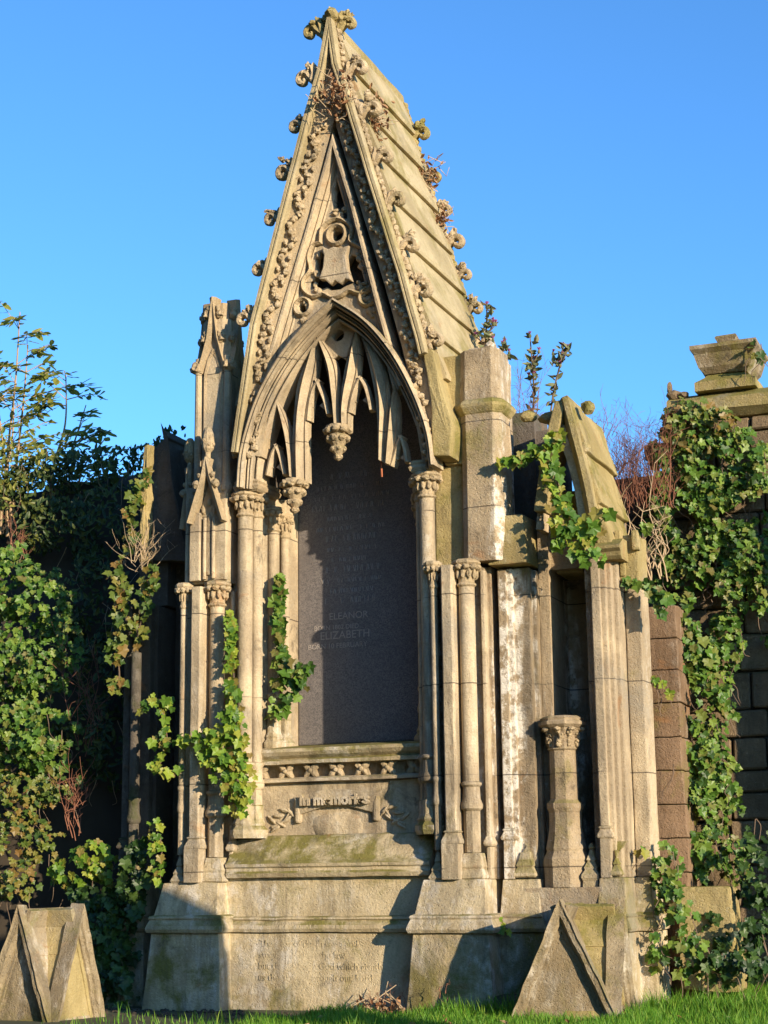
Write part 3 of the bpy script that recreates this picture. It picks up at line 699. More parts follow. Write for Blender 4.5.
# gable panel with openings
sh = xz(334, 262, .2)
def ell(px, py, rx, ry, n=16, Y=.2):
    x, z = xz(px, py, Y); return [(x+rx*math.cos(2*math.pi*i/n), z+ry*math.sin(2*math.pi*i/n)) for i in range(n)]
outl = [xz(250, 430, .2)]+[xz(a, b, .2) for a, b in ((263, 370), (286, 300), (333, 140), (381, 300), (400, 370), (430, 440))]
arch_cut = [(x, z) for x, z in pxpath([(a+(8 if a < 445 else -8), b+12) for a, b in AR], .2)]+[(x, z) for x, z in pxpath([(a+8, b+12) for a, b in AL], .2)][::-1][1:]
holes = [ell(337, 235, .058, .058), ell(303, 307, .05, .05), ell(368, 297, .05, .052),
         [xz(a, b, .2) for a, b in ((324, 252), (319, 250), (315, 256), (314, 266), (316, 273), (313, 278), (308, 282), (310, 289), (318, 291), (326, 288), (331, 291), (340, 290), (346, 286), (352, 284), (357, 287), (364, 285), (367, 278), (364, 270), (358, 266), (361, 260), (357, 254), (350, 253), (345, 262), (328, 262))],
         [xz(a, b, .2) for a, b in ((334, 166), (343, 190), (349, 208), (347, 219), (338, 220), (331, 213))]]
gp = plate('gable_panel', [outl+arch_cut]+holes, .21, .30, 'stone', gab, .012)
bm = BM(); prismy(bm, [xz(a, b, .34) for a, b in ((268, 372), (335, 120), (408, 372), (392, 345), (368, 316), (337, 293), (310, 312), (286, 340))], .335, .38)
fin('gable_core', bm, 'dull', gab)  # dark backing colour so the panel openings look shaded
def ring(pts, w_, y0, y1, parent, nm='panel_ring'):
    bm = BM(); sweepxz(bm, pts, [(-w_, y0+.02), (-w_, y1), (w_, y1), (w_, y0+.02), (0, y0)], 1, closed=True); fin(nm, bm, 'carved', parent)
ring(ell(337, 235, .075, .075), .018, .165, .22, gp); ring(ell(303, 307, .066, .066), .016, .17, .22, gp); ring(ell(368, 297, .066, .066), .016, .17, .22, gp)
ring([(q.x, q.y) for q in smoothpath([Vector(xz(a, b, .2)).to_3d() for a, b in ((321, 243), (313, 246), (309, 258), (311, 270), (304, 280), (304, 290), (313, 297), (324, 294), (332, 298), (342, 296), (350, 291), (360, 294), (370, 290), (372, 278), (369, 268), (365, 262), (366, 252), (358, 246), (350, 241), (352, 228), (338, 219), (323, 228), (321, 243))], 3)[:-1]], .015, .165, .22, gp, 'quatrefoil_rim')
def pxpoly(L_, Y): return [xz(a, b, Y) for a, b in L_]
bm = BM(); prismy(bm, pxpoly([(322, 246), (329, 250), (334, 247), (341, 249), (350, 246), (347, 256), (348, 268), (352, 281), (346, 279), (341, 284), (336, 281), (331, 285), (326, 280), (320, 280), (324, 268), (325, 256)], .17), .15, .215)
fin('shield', bm, 'stone', gab, bevel=.01, wx=.003)
bm = BM()
for i in range(46):
    px, py = random.choice([(random.uniform(328, 345), random.uniform(205, 226)), (random.uniform(312, 320), random.uniform(225, 300)), (random.uniform(354, 366), random.uniform(240, 300)), (random.uniform(298, 312), random.uniform(290, 322)), (random.uniform(360, 376), random.uniform(284, 318))])
    p = at(px, py, .205); blob(bm, p, (random.uniform(.014, .034), .02, random.uniform(.014, .034)), .55, 3)
fin('carved_leaves', bm, 'carved', gab)
# crockets on the verge and along the back verge
def crocket(x, y, z, sx, s=1.0, parent=None, mat='carved'):
    """a stalk leaving the verge, curling over and down into a volute, with ragged leaf lobes above"""
    bm = BM(); c = Vector((x, y, z)); k = random.uniform(.88, 1.12); s *= k; pts = []
    for i in range(15):
        a = math.pi*(.95-i*.135); rr = (.047-.0024*i)*s
        pts.append(c+Vector((sx*(.062*s+rr*math.cos(a)), random.uniform(-.002, .002), -.015*s+rr*math.sin(a))))
    tube(bm, [c+Vector((-sx*.05*s, 0, -.07*s))]+pts, .025*s, .019*s, 7)
    for v in bm.verts: v.co.y = y+(v.co.y-y)*1.6
    broken = random.random() < .25
    for i in range(4 if broken else 7):
        a = random.uniform(-.5, 1.3); d = random.uniform(.01, .075)*s
        blob(bm, c+Vector((sx*(d*math.cos(a)), random.uniform(-.04, .04)*s, .035*s+d*math.sin(a)*.8)), (.026*s, .02*s, .017*s), 1.0, 2.6, rot=Matrix.Rotation(-sx*a, 3, 'Y'))
    blob(bm, c+Vector((-sx*.02, 0, 0)), (.028*s, .045*s, .07*s), .7, 3)
    return fin('crocket', bm, mat, parent)
crl = [(316, 30), (309, 77), (300, 125), (289, 171), (275, 218), (263, 268), (249, 318)]
for px, py in crl: p = at(px, py, .10); crocket(p.x+.028, .10, p.z, -1, 1.2, gab, 'mossy' if py < 40 else 'carved')
crr = [(344, 24), (353, 68), (366, 110), (379, 157), (391, 200), (403, 245), (416, 290), (430, 340)]
for px, py in crr:
    p = at(px, py, .13); crocket(p.x-.01, .13, p.z, 1, 1.15, gab, 'mossy' if py < 40 else 'carved')
bm = BM()   # bead chain between the crockets
for path, s in ((GL, -1), (GR, 1)):
    P = [Vector(p) for p in path]
    for a, b in zip(P, P[1:]):
        L_ = (b-a).length; k = int(L_/.055)
        for i in range(k):
            q = a.lerp(b, i/k); blob(bm, (q.x+s*.018, .115, q.y), (.022, .03, .03), .5, 3)
fin('bead_chain', bm, 'carved', gab)
bm = BM(); blob(bm, (Ax+.01, .08, Az-.06), (.05, .09, .06), .8, 3); blob(bm, (Ax+.06, .12, Az-.07), (.055, .05, .05), .8, 3); blob(bm, (Ax-.05, .08, Az-.08), (.04, .05, .04), .8, 3)
fin('apex_knob', bm, 'mossy', gab)

# ---- stone roof: stepped slabs down both flanks
rA = (at(344, 28, .17).x-.07, at(344, 24, .17).z)
rR = xz(432, 345, .17); slope = (rR[0]-rA[0])/(rA[1]-rR[1])
Y0, Y1 = .165, 1.52
bm = BM(); zt = rA[1]; courses = []
zc = [rA[1]-.03]; 
while zc[-1] > 4.55: zc.append(zc[-1]-.37)
def sx(z, e=0): return slope*(rA[1]-z)+e
poly = []
for i in range(len(zc)-1):
    za, zb = zc[i], zc[i+1]
    poly += [(sx(za, .0)+.012, za), (sx(zb, .035), zb+.03), (sx(zb, .035), zb)]
right = [(rA[0]+a, b) for a, b in poly]; left = [(rA[0]-a, b) for a, b in poly][::-1]
zb = zc[-1]
inner = [(rA[0]-sx(zb)+.14, zb), (rA[0], rA[1]-.55), (rA[0]+sx(zb)-.14, zb)]
prismy(bm, right+inner[::-1]+left, Y0, Y1)
roof = fin('roof', bm, 'roof', mon, wx=.0, label='steep stone canopy roof in lapped courses')
bm = BM()
for i in range(1, len(zc)-1):
    for s in (1, -1):
        a = (rA[0]+s*(sx(zc[i], .035)), zc[i]+.015); q = [(a[0]-s*.03, a[1]+.05), (a[0]+s*.012, a[1]+.012), (a[0]+s*.008, a[1]-.018), (a[0]-s*.04, a[1]-.02)]
        prismy(bm, q if s > 0 else q[::-1], Y0+.02, Y1-.03)
fin('course_roll', bm, 'roof', roof, bevel=.006, wx=.004, cut=.2)
bm = BM(); box(bm, rA[0]-.05, rA[0]+.045, Y0+.12, Y1, rA[1]-.13, rA[1]+.005, (rA[0]-.02, rA[0]+.025, Y0+.12, Y1)); fin('ridge', bm, 'mossy', roof, bevel=.01, wx=.006)
bm = BM(); prismy(bm, [(rA[0]-sx(4.5)+.2, 4.0), (rA[0]+sx(4.5)-.2, 4.0), (rA[0]+sx(4.5)-.2, 4.5), (rA[0], rA[1]-.7), (rA[0]-sx(4.5)+.2, 4.5)], 1.02, 1.3); fin('rear_gable', bm, 'dull', roof)
for k, z in enumerate([7.04, 6.62, 6.31, 6.02, 5.72, 5.42, 5.1]):
    for s in ((1, -1)):
        crocket(rA[0]+s*(sx(z)+.03), Y1-.02, z, s, 1.15, roof, 'mossy' if k < 2 else 'carved')
bm = BM()
for s in (1, -1):
    for z in [rA[1]-.1-.06*i for i in range(42)]:
        blob(bm, (rA[0]+s*(sx(z)+.012), Y1-.015, z), (.03, .03, .035), .5, 3)
fin('rear_verge_beads', bm, 'mossy', roof)
# masonry body behind
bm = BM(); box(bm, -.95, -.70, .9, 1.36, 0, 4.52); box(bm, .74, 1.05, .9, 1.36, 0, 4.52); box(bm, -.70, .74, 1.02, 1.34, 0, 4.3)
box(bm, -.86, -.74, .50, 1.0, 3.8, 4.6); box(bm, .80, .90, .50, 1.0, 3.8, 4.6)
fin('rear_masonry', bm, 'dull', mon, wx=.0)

# ---- side wings
def wing_pier(x0, x1, yf, mat, ztop, lab, parent, yb=1.1, pil=True, d=1):
    bm = BM()
    prismz(bm, rect(x0-.045, x1+.045, yf-.10, yb), -.1, .505, rect(x0-.03, x1+.03, yf-.07, yb))
    prismz(bm, rect(x0-.015, x1+.015, yf-.06, yb), .62, .86, rect(x0, x1, yf-.02, yb))
    p = fin('wing_pier', bm, 'base', mon, bevel=.008, wx=.005, label=lab)
    bm = BM(); mould(bm, rect(x0-.01, x1+.01, yf-.06, yb), [(0, .506), (.03, .512), (.04, .535), (.03, .56), (.012, .60), (.02, .612), (0, .632)]); fin('base_moulding', bm, 'base', p, wx=.003)
    bm = BM(); box(bm, x0+.10, x1-.03, yf+.06, yb, .86, ztop); box(bm, x0, x0+.11, yf+.02, yb, .86, ztop-.005)
    box(bm, x1-.05, x1, yf+.12, yb, .86, ztop-.01)
    fin('core', bm, mat, p, bevel=.01, wx=.004)
    if pil:
        bm = BM(); pw = (x0+.01, x0+.085)
        prismz(bm, rect(pw[0], pw[1], yf-.03, yf+.1), .86, 1.12); mould(bm, rect(pw[0], pw[1], yf-.02, yf+.1), [(.015, 1.12), (.02, 1.135), (0, 1.18), (.01, 1.19), (0, 1.20)])
        prismz(bm, rect(pw[0]+.005, pw[1]-.01, yf-.01, yf+.1), 1.2, ztop-.02)
        fin('pilaster', bm, mat, p, bevel=.006, wx=.002)
        bm = BM(); mould(bm, rect(x0+.10, x1-.05, yf-.01, yf+.12), [(.01, .87), (.022, .88), (.02, .90), (0, .94), (.008, .95), (-.01, .99), (-.02, 1.04)]); box(bm, x0+.13, x1-.075, yf+.03, yf+.1, 1.04, 1.10, (x0+.17, x1-.12, yf+.05, yf+.1)); fin('shaft_base', bm, 'base', p, wx=.002)
    return p
wa = wing_pier(1.245, 1.50, .32, 'limed', 3.02, 'wing pier heavily streaked with white lime', mon)
wb = wing_pier(1.925, 2.095, .32, 'stone', 3.05, 'smooth tan wing pier beside the niche', mon)
we = wing_pier(2.10, 2.205, .58, 'stone', 2.86, 'set back end pier of the wing', mon, yb=.85, pil=False)
bm = BM(); box(bm, 1.22, 1.50, .24, .8, 3.03, 3.39, (1.23, 1.47, .27, .8)); box(bm, 1.29, 1.46, .25, .3, 3.08, 3.30) if False else None
fin('capping_block', bm, 'mossy', wa, bevel=.01, wx=.008)
bm = BM(); box(bm, 2.09, 2.235, .50, .78, 2.88, 3.22, (2.10, 2.23, .52, .78)); box(bm, 2.075, 2.125, .47, .54, 3.10, 3.25); box(bm, 2.20, 2.25, .47, .54, 3.10, 3.24)
box(bm, 2.10, 2.14, .485, .53, 2.92, 3.08)
fin('capping_block', bm, 'mossy', we, bevel=.012, wx=.008)
bm = BM(); mould(bm, rect(1.815, 1.895, .33, .42), [(.03, .50), (.012, .84), (.02, .86), (.02, .88), (0, .915), (.004, .93), (-.015, .97), (-.01, .98), (-.026, 1.03), (-.03, 1.05), (-.022, 1.06), (-.035, 1.09)]); fin('broken_shaft_base', bm, 'base', wb, wx=.002, label='small pyramidal base whose shaft is gone')
# niche
bm = BM(); box(bm, 1.48, 2.0, .95, 1.15, .5, 3.55); box(bm, 1.40, 1.95, .285, 1.0, -.1, .80); box(bm, 1.50, 1.58, .50, 1.0, .80, 3.4); box(bm, 1.85, 1.93, .48, 1.0, .80, 3.05)
nic = fin('niche', bm, 'limed', mon, bevel=.006, wx=.004, label='narrow niche in the right wing')
bm = BM(); nx, ny = 1.665, .42
lathe(bm, nx, ny, [(.155, .80), (.155, .93), (.16, .95), (.16, .99), (.135, 1.04), (.14, 1.06), (.125, 1.12), (.112, 1.2), (.112, 1.30), (.125, 1.33), (.125, 1.36), (.105, 1.38), (.098, 1.39), (.096, 1.72), (.11, 1.73), (.10, 1.745), (.10, 1.82), (.13, 1.87), (.135, 1.88)], 8, math.pi/8)
ncol = fin('niche_column', bm, 'limed', mon, bevel=.004, wx=.002, label='short octagonal column with carved capital standing in the niche')
bm = BM(); lathe(bm, nx, ny, [(.14, 1.875), (.165, 1.895), (.165, 1.915), (.15, 1.925), (.155, 1.94), (.13, 1.955)], 8, math.pi/8); fin('abacus', bm, 'limed', ncol, wx=.002)
bm = BM()
for i in range(8):
    a = i*math.pi/4
    for f in range(5): blob(bm, (nx+.105*math.cos(a+random.uniform(-.2, .2)), ny+.105*math.sin(a+random.uniform(-.2, .2)), 1.76+f*.022), (.018, .018, .02), .6)
    blob(bm, (nx+.13*math.cos(a), ny+.13*math.sin(a), 1.865), (.026, .026, .016), .4)
fin('capital_leaves', bm, 'carved', ncol)
# wing gable
wg_a = xz(566, 400, .30)
bm = BM()
prismy(bm, pxpoly([(556, 402), (567, 400), (561, 425), (551, 470), (546, 512), (535, 512), (541, 470), (549, 430)], .30), .26, .60)
wgab = fin('wing_gable', bm, 'mossy', mon, bevel=.012, wx=.006, label='broken small gable over the right niche')
bm = BM(); sweepxz(bm, pxpoly([(596, 520), (588, 480), (578, 440), (567, 398)], .30), [(-.02, .24), (-.02, .6), (.075, .6), (.075, .34), (.04, .27), (.02, .24)], 1); fin('verge', bm, 'mossy', wgab, bevel=.0, wx=.006)
bm = BM(); sweepxz(bm, pxpoly([(590, 530), (584, 490), (575, 455), (563, 425)], .36), [(0, .33), (0, .5), (.09, .5), (.06, .33)], 1)
sweepxz(bm, pxpoly([(537, 530), (541, 490), (549, 455), (563, 425)], .36), [(0, .33), (0, .5), (.06, .5), (.05, .33)], -1); fin('inner_arch', bm, 'stone', wgab, smooth=True, wx=.002)
bm = BM(); blob(bm, at(551, 418, .4), (.09, .05, .05), .3); blob(bm, at(525, 417, .4)+Vector((0.02, 0, 0)), (.06, .05, .045), .2); blob(bm, at(531, 418, .4), (.05, .03, .03), .3); fin('crocket', bm, 'mossy', wgab)
bm = BM(); box(bm, 1.52, 1.98, .56, .9, 3.02, 3.42); fin('tympanum', bm, 'limed', wgab, wx=.004)
# wing roof flank: slabs from the verge back
def flank(bm, ptop, pbot, y0, y1, th=.07):
    a, b = Vector(ptop), Vector(pbot); e = (b-a).normalized(); n = Vector((-e.y, e.x))
    if n.x < 0: n = -n
    prismy(bm, [tuple(a), tuple(b), tuple(b-n*th), tuple(a-n*th)], y0, y1)
bm = BM(); wt = xz(572, 402, .32); wbm = xz(612, 560, .32); ex = (wbm[0]-wt[0])/(wt[1]-wbm[1])
for i in range(3):
    za = wt[1]-i*.37; zb2 = max(za-.38, 3.02)
    flank(bm, (wt[0]+ex*(wt[1]-za)+.0, za), (wt[0]+ex*(wt[1]-zb2)+.035, zb2), .32+.01*i, 1.12-.05*i, .10)
box(bm, 1.60, 1.80, .62, 1.05, 3.0, 3.6)
wr = fin('wing_roof', bm, 'mossy', mon, bevel=.01, wx=.010, label='lapped stone roof slope of the right wing, broken at the back')
for q in (at(588, 408, .36), at(584, 449, .34), at(588, 494, .34)):
    bm = BM(); blob(bm, q, (.045, .045, .05), .9, 3); fin('crocket', bm, 'mossy', wr)
hmould('eaves_course', 1.96, 2.16, .34, [(0, 3.02), (.02, 3.04), (.03, 3.07), (.06, 3.09), (.06, 3.11), (-.05, 3.17)], 'mossy', wr, .004, yb=1.0)
bm = BM(); box(bm, 1.34, 1.60, .80, 1.15, 3.0, 4.15, (1.34, 1.60, .9, 1.15)); box(bm, 1.05, 1.40, .85, 1.2, 0, 4.3); fin('rear_wall', bm, 'dull', nic, wx=.01)
# left wing, in shade
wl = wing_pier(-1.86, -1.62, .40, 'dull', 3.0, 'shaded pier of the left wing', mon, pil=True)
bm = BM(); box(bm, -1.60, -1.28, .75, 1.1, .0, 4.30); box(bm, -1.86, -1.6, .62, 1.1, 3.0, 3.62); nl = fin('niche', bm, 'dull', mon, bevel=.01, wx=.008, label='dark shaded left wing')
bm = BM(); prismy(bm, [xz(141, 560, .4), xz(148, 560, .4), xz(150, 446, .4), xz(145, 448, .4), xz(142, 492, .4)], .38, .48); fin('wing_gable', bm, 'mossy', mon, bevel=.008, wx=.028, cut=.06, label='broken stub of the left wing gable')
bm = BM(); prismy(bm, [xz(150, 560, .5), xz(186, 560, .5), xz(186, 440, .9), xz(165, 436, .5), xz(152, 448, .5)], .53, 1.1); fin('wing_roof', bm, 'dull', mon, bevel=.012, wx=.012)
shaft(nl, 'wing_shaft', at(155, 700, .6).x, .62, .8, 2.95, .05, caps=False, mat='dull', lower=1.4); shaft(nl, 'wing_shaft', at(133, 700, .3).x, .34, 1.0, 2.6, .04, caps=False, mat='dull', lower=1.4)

# ================================================================== PLANTS
IVY = [(0, 0), (.28, -.14), (.52, .06), (.40, .25), (.58, .50), (.30, .60), (0, 1.0), (-.30, .60), (-.58, .50), (-.40, .25), (-.52, .06), (-.28, -.14)]
OVAL = [(0, 0), (.16, .2), (.2, .5), (.12, .8), (0, 1.0), (-.12, .8), (-.2, .5), (-.16, .2)]
def leaf(bm, p, n, t, s, shape=IVY, fold=.12):
    n = n.normalized(); t = (t-n*t.dot(n)).normalized(); a = t.cross(n)
    c = bm.verts.new(p+t*(.35*s)-n*(fold*s))
    V = [bm.verts.new(p+a*(x*s)+t*(y*s)+n*(random.uniform(-.05, .05)*s - (.10*s*y*y))) for x, y in shape]
    for i in range(len(V)): bm.faces.new((c, V[i], V[(i+1) % len(V)]))
def rv(k=1): return Vector((random.uniform(-k, k), random.uniform(-k, k), random.uniform(-k, k)))
OUT = Vector((.45, -1, .25))
def plant(name, label, cat, fol, folmat, stems=None, stemmat='stem', group=None, extra=None):
    """an Empty at the plant's foot with a foliage part and a stem part"""
    fol.verts.ensure_lookup_table()
    src = fol if len(fol.verts) else stems
    lo = min(src.verts, key=lambda v: v.co.z).co.copy()
    r = empty(name, lo, label, cat, group)
    if len(fol.verts): fin('foliage', fol, folmat, r)
    if stems is not None and len(stems.verts): fin('stem', stems, stemmat, r, smooth=True)
    for nm, b, mt in (extra or []):
        if len(b.verts): fin(nm, b, mt, r)
    return r
def trail(fol, st, P, rad, dens, size, out=OUT, tip=Vector((0, 0, -1)), thick=.05, vine=.006):
    """leaves scattered about a path of (point, radius); dens leaves per metre"""
    pts = smoothpath([Vector(p) for p in P], 8); n = len(pts); rr = rad if isinstance(rad, (list, tuple)) else [rad]*2
    if st is not None: tube(st, [p+rv(.008) for p in pts], vine, vine*.6, 5)
    for i in range(n-1):
        L_ = (pts[i+1]-pts[i]).length; u = i/(n-1)*(len(rr)-1); k = int(u); r = rr[k]+(rr[min(k+1, len(rr)-1)]-rr[k])*(u-k)
        m_ = dens*L_; cnt = int(m_)+(random.random() < m_-int(m_))
        for _ in range(cnt):
            a = random.uniform(0, 2*math.pi); q = r*math.sqrt(random.random())
            if r < .08 and mnoise.noise(pts[i]*9) < -.3: continue
            p = pts[i].lerp(pts[i+1], random.random())+Vector((q*math.cos(a), -random.uniform(0, thick+q*.35), q*math.sin(a)))
            leaf(fol, p, out+rv(.75), tip+rv(.8), size*random.triangular(.35, 1.5, .85))
def photo_trail(name, label, segs, folmat, size=.07, group=None, cat='ivy', dens=90, thick=.06):
    f, s = BM(), BM()
    for (pts, Y, rad) in segs:
        P = [at(a, b, Y if not isinstance(Y, (list, tuple)) else Y[i]) for i, (a, b) in enumerate(pts)]
        trail(f, s, P, rad, dens, size, thick=thick)
    return plant(name, label, cat, f, folmat, s, group=group)
G = 'ivy strands climbing the monument'
photo_trail('ivy', 'bright ivy strand beside the left arch columns ending in a bushy tuft',
            [([(232, 612), (233, 650), (234, 690), (238, 730)], .12, [.012, .02, .04]), ([(236, 700), (228, 735), (214, 740), (200, 738)], .04, [.07, .09, .06]),
             ([(236, 720), (240, 750), (243, 780), (240, 808)], .05, [.07, .14, .10]), ([(205, 742), (215, 755), (228, 775), (245, 790)], .04, [.05, .10, .12])], 'ivy_bright', .06, G, dens=170)
photo_trail('ivy', 'dark green leafy ivy clump on the inner left columns beside the tablet',
            [([(281, 575), (281, 610), (283, 645), (284, 670)], .40, [.01, .015, .04]), ([(275, 680), (285, 672), (298, 668), (308, 682)], .34, [.07, .12, .08]), ([(296, 690), (284, 700), (275, 715)], .36, [.09, .05])], 'ivy', .072, G, dens=150)
photo_trail('ivy', 'pale ivy sprig with a dry runner reaching left off the left pier',
            [([(190, 735), (172, 742), (152, 740)], [.05, .1, .15], [.03, .04]), ([(140, 712), (155, 700), (175, 704)], .18, [.04, .05]), ([(163, 712), (166, 740), (160, 765)], .16, [.045, .05]), ([(155, 820), (162, 850), (160, 880)], .2, [.05, .05]), ([(150, 765), (170, 770), (180, 765)], .12, [.03, .03])], 'ivy_bright', .06, G, dens=70)
photo_trail('ivy', 'yellow green ivy hanging over the small right gable and its niche',
            [([(505, 462), (530, 455), (553, 448), (560, 432)], .24, [.03, .05, .06]), ([(557, 430), (553, 460), (560, 490), (565, 525), (560, 548)], .22, [.04, .07, .08, .07, .03]),
             ([(565, 520), (585, 530), (600, 525), (606, 510)], .22, [.06, .08, .04]), ([(575, 530), (585, 548), (600, 558)], .2, [.07, .09])], 'ivy_bright', .075, G, dens=125, thick=.1)
photo_trail('ivy', 'sparse ivy and leaves crossing the end pier under its block',
            [([(628, 580), (645, 584), (660, 592), (668, 610)], .5, [.03, .05, .06]), ([(640, 525), (655, 530)], .5, .04)], 'ivy', .07, G, dens=80)
photo_trail('ivy', 'tiny ivy shoot at the foot of the gap right of the centre pier', [([(490, 912), (500, 920), (508, 928)], .2, [.03, .045])], 'ivy_bright', .055, G, dens=60)
photo_trail('ivy', 'ivy growing up the left wing in shade with yellowing outer leaves',
            [([(120, 690), (118, 640), (124, 600), (120, 560)], .32, [.05, .08, .09, .07]), ([(135, 560), (132, 520), (138, 490), (148, 470)], .34, [.05, .06, .04]), ([(135, 640), (148, 600), (158, 570)], .34, [.10, .10])], 'ivy_yellow', .065, G, dens=110)
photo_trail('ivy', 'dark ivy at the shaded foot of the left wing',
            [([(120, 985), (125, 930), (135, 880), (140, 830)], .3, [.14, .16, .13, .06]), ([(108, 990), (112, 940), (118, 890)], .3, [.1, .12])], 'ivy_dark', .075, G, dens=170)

# --- right wall: rubble blocks, coping, plinth
wall = empty('stone_wall', (3.0, 1.75, 0), 'tall dark wall of rough squared blocks with a projecting coping, ivy covering its left end', 'wall')
bm = BM(); box(bm, 2.25, 4.6, 1.64, 2.2, -.2, 4.28); box(bm, 1.5, 2.25, 1.66, 2.2, -.2, 3.9); fin('wall_core', bm, 'mortar', wall)
bm = BM(); z = -.15; row = 0
while z < 4.2:
    h = random.choice((.16, .2, .24, .28)) if z < 3 else random.choice((.14, .17, .2)); h = min(h, 4.27-z); x = 2.24-random.uniform(0, .2)
    while x < 4.55:
        l = random.uniform(.25, .6); x1 = min(x+l, 4.6); d = random.uniform(0, .03)
        tb = BM(); box(tb, x+.008, x1-.008, 1.60-d, 1.67, z+.008, z+h-.008)
        bmesh.ops.bevel(tb, geom=tb.edges[:], offset=.012, segments=1, affect='EDGES'); weather(tb, .010, .12)
        me = bpy.data.meshes.new('t'); tb.to_mesh(me); tb.free(); bm.from_mesh(me); bpy.data.meshes.remove(me)
        x = x1
    z += h; row += 1
fin('blocks', bm, 'rubble', wall)
hm = hmould('coping', 2.27, 4.65, 1.60, [(.02, 4.28), (.10, 4.33), (.10, 4.42), (.07, 4.44), (-.02, 4.49)], 'mossy', wall, .008, yb=2.25)
up_ = empty('capstone_pedestal', (2.95, 1.8, 4.5), 'flared stone pedestal block standing on the coping of the right wall', 'pedestal')
bm = BM(); px0, px1, py0, py1 = 2.55, 2.89, 1.57, 1.95
def sq(o): return rect(px0-o, px1+o, py0-o, py1+o)
mould(bm, sq(0), [(.06, 4.49), (.06, 4.56), (.0, 4.60), (-.03, 4.63)]); b_ = fin('base_course', bm, 'mossy', up_, wx=.006)
bm = BM(); mould(bm, sq(0), [(-.01, 4.632), (.03, 4.68), (.06, 4.78), (.05, 4.785), (.085, 4.82), (.085, 4.85), (.0, 4.875), (-.06, 4.885)]); fin('flared_block', bm, 'oldcap', up_, wx=.005)
bm = BM(); mould(bm, sq(-.14), [(.02, 4.88), (.03, 4.90), (.055, 4.945), (.045, 4.96)]); fin('top_tablet', bm, 'oldcap', up_, wx=.004)
bm = BM(); blob(bm, (2.31, 1.58, 4.50), (.06, .05, .04), .5); blob(bm, (2.28, 1.58, 4.56), (.022, .03, .05), .5); blob(bm, (2.38, 1.58, 4.49), (.05, .05, .03), .5); fin('broken_ornament', bm, 'rubble', wall)
# buttress of the wall just out of frame, which throws the shade on it
bt = BM(); box(bt, 3.68, 4.5, .96, 1.64, -.2, 3.75); box(bt, 3.64, 4.54, .92, 1.64, 3.75, 3.9, (3.8, 4.4, 1.1, 1.64)); fin('buttress', bt, 'rubble', wall, bevel=.01, wx=.01)
# red pier
rp = BM(); z = -.05
while z < 2.75:
    h = .235; box(rp, 2.06+random.uniform(-.004, .004), 2.38+random.uniform(-.006, .006), .95+random.uniform(-.004, .004), 1.3, z+.003, z+h-.003); z += h
fin('red_stone_pier', rp, 'red', None, bevel=.008, wx=.012, cut=.08, label='slim red sandstone pier of squared blocks between the right wing and the ivy', cat='stone pier')
b = BM(); p0, p1 = at(683, 950, .85), at(731, 887, .85)
box(b, p0.x, p1.x+.02, .8, 1.15, 0.1, p1.z, (p0.x-.01, p1.x, .8, 1.15)); fin('stone_block', b, 'mossy', None, bevel=.02, wx=.02, label='squat mossy stone block half hidden in ivy at the foot of the right wall', cat='stone block')
# hanging ivy on the right wall
def wallmass(cells, folmat, name, label, size, dens, out=OUT, group=None, thick=.16, cat='ivy', shape=IVY, tip=Vector((0, 0, -1)), stems=4, stemmat='stem'):
    """cells: list of (px,py,rx,ry,Y): overlapping clumps of leaves on a surface"""
    f, s = BM(), BM()
    for (px, py, rx, ry, Y) in cells:
        c = at(px, py, Y); k = (c-CAM).length/F; rx_, rz_ = rx*k*1.05, ry*k
        n = int(dens*1.35*rx_*rz_*3.14)
        for _ in range(n):
            a = random.uniform(0, 2*math.pi); q = math.sqrt(random.random())
            e = mnoise.noise(Vector((math.cos(a)*1.7+px, math.sin(a)*1.7, py*.1)))
            q *= 1+.5*e; dome = max(0, 1-q*q)*thick
            p = c+Vector((rx_*q*math.cos(a), -dome*random.uniform(.3, 1.15)-random.uniform(0, .03), rz_*q*math.sin(a)))
            if mnoise.noise(p*4.5) < -.26: continue
            leaf(f, p, out+rv(.75)+Vector((math.cos(a)*q*.5, 0, math.sin(a)*q*.5)), tip+rv(.7), size*.86*random.triangular(.35, 1.5, .85), shape)
        for _ in range(stems):
            a = random.uniform(0, 6.28); p = c+Vector((rx_*.8*math.cos(a), -thick*.4, rz_*.8*math.sin(a)))
            d = Vector((random.gauss(0, .07), .02, -random.uniform(.12, .3))); tube(s, smoothpath([p, p+d*.4+rv(.025), p+d*.75+rv(.03), p+d], 4), .0038, .002, 4)
    return plant(name, label, cat, f, folmat, s, stemmat, group=group)
G2 = 'ivy masses on the right wall'
wallmass([(690, 430, 26, 30, 1.5), (705, 470, 32, 40, 1.5), (690, 520, 38, 40, 1.5), (720, 510, 30, 45, 1.5), (690, 560, 36, 30, 1.5), (745, 500, 20, 40, 1.52), (664, 460, 12, 30, 1.48), (662, 500, 12, 26, 1.48), (735, 450, 22, 24, 1.5), (760, 470, 12, 30, 1.5), (750, 560, 26, 34, 1.5), (730, 590, 22, 34, 1.5), (765, 600, 8, 40, 1.5), (728, 640, 18, 30, 1.48), (724, 700, 12, 30, 1.48), (728, 800, 16, 34, 1.45), (735, 860, 16, 24, 1.4)], 'ivy', 'ivy',
         'broad ivy curtain over the upper right wall under the coping', .065, 880, group=G2)
wallmass([(676, 425, 14, 22, 1.48), (700, 412, 22, 14, 1.48), (722, 425, 16, 16, 1.48), (690, 450, 16, 16, 1.46), (758, 350, 6, 10, 1.5)], 'ivy_yellow', 'ivy', 'yellow and russet ivy leaves just under the wall coping', .08, 420, group=G2)
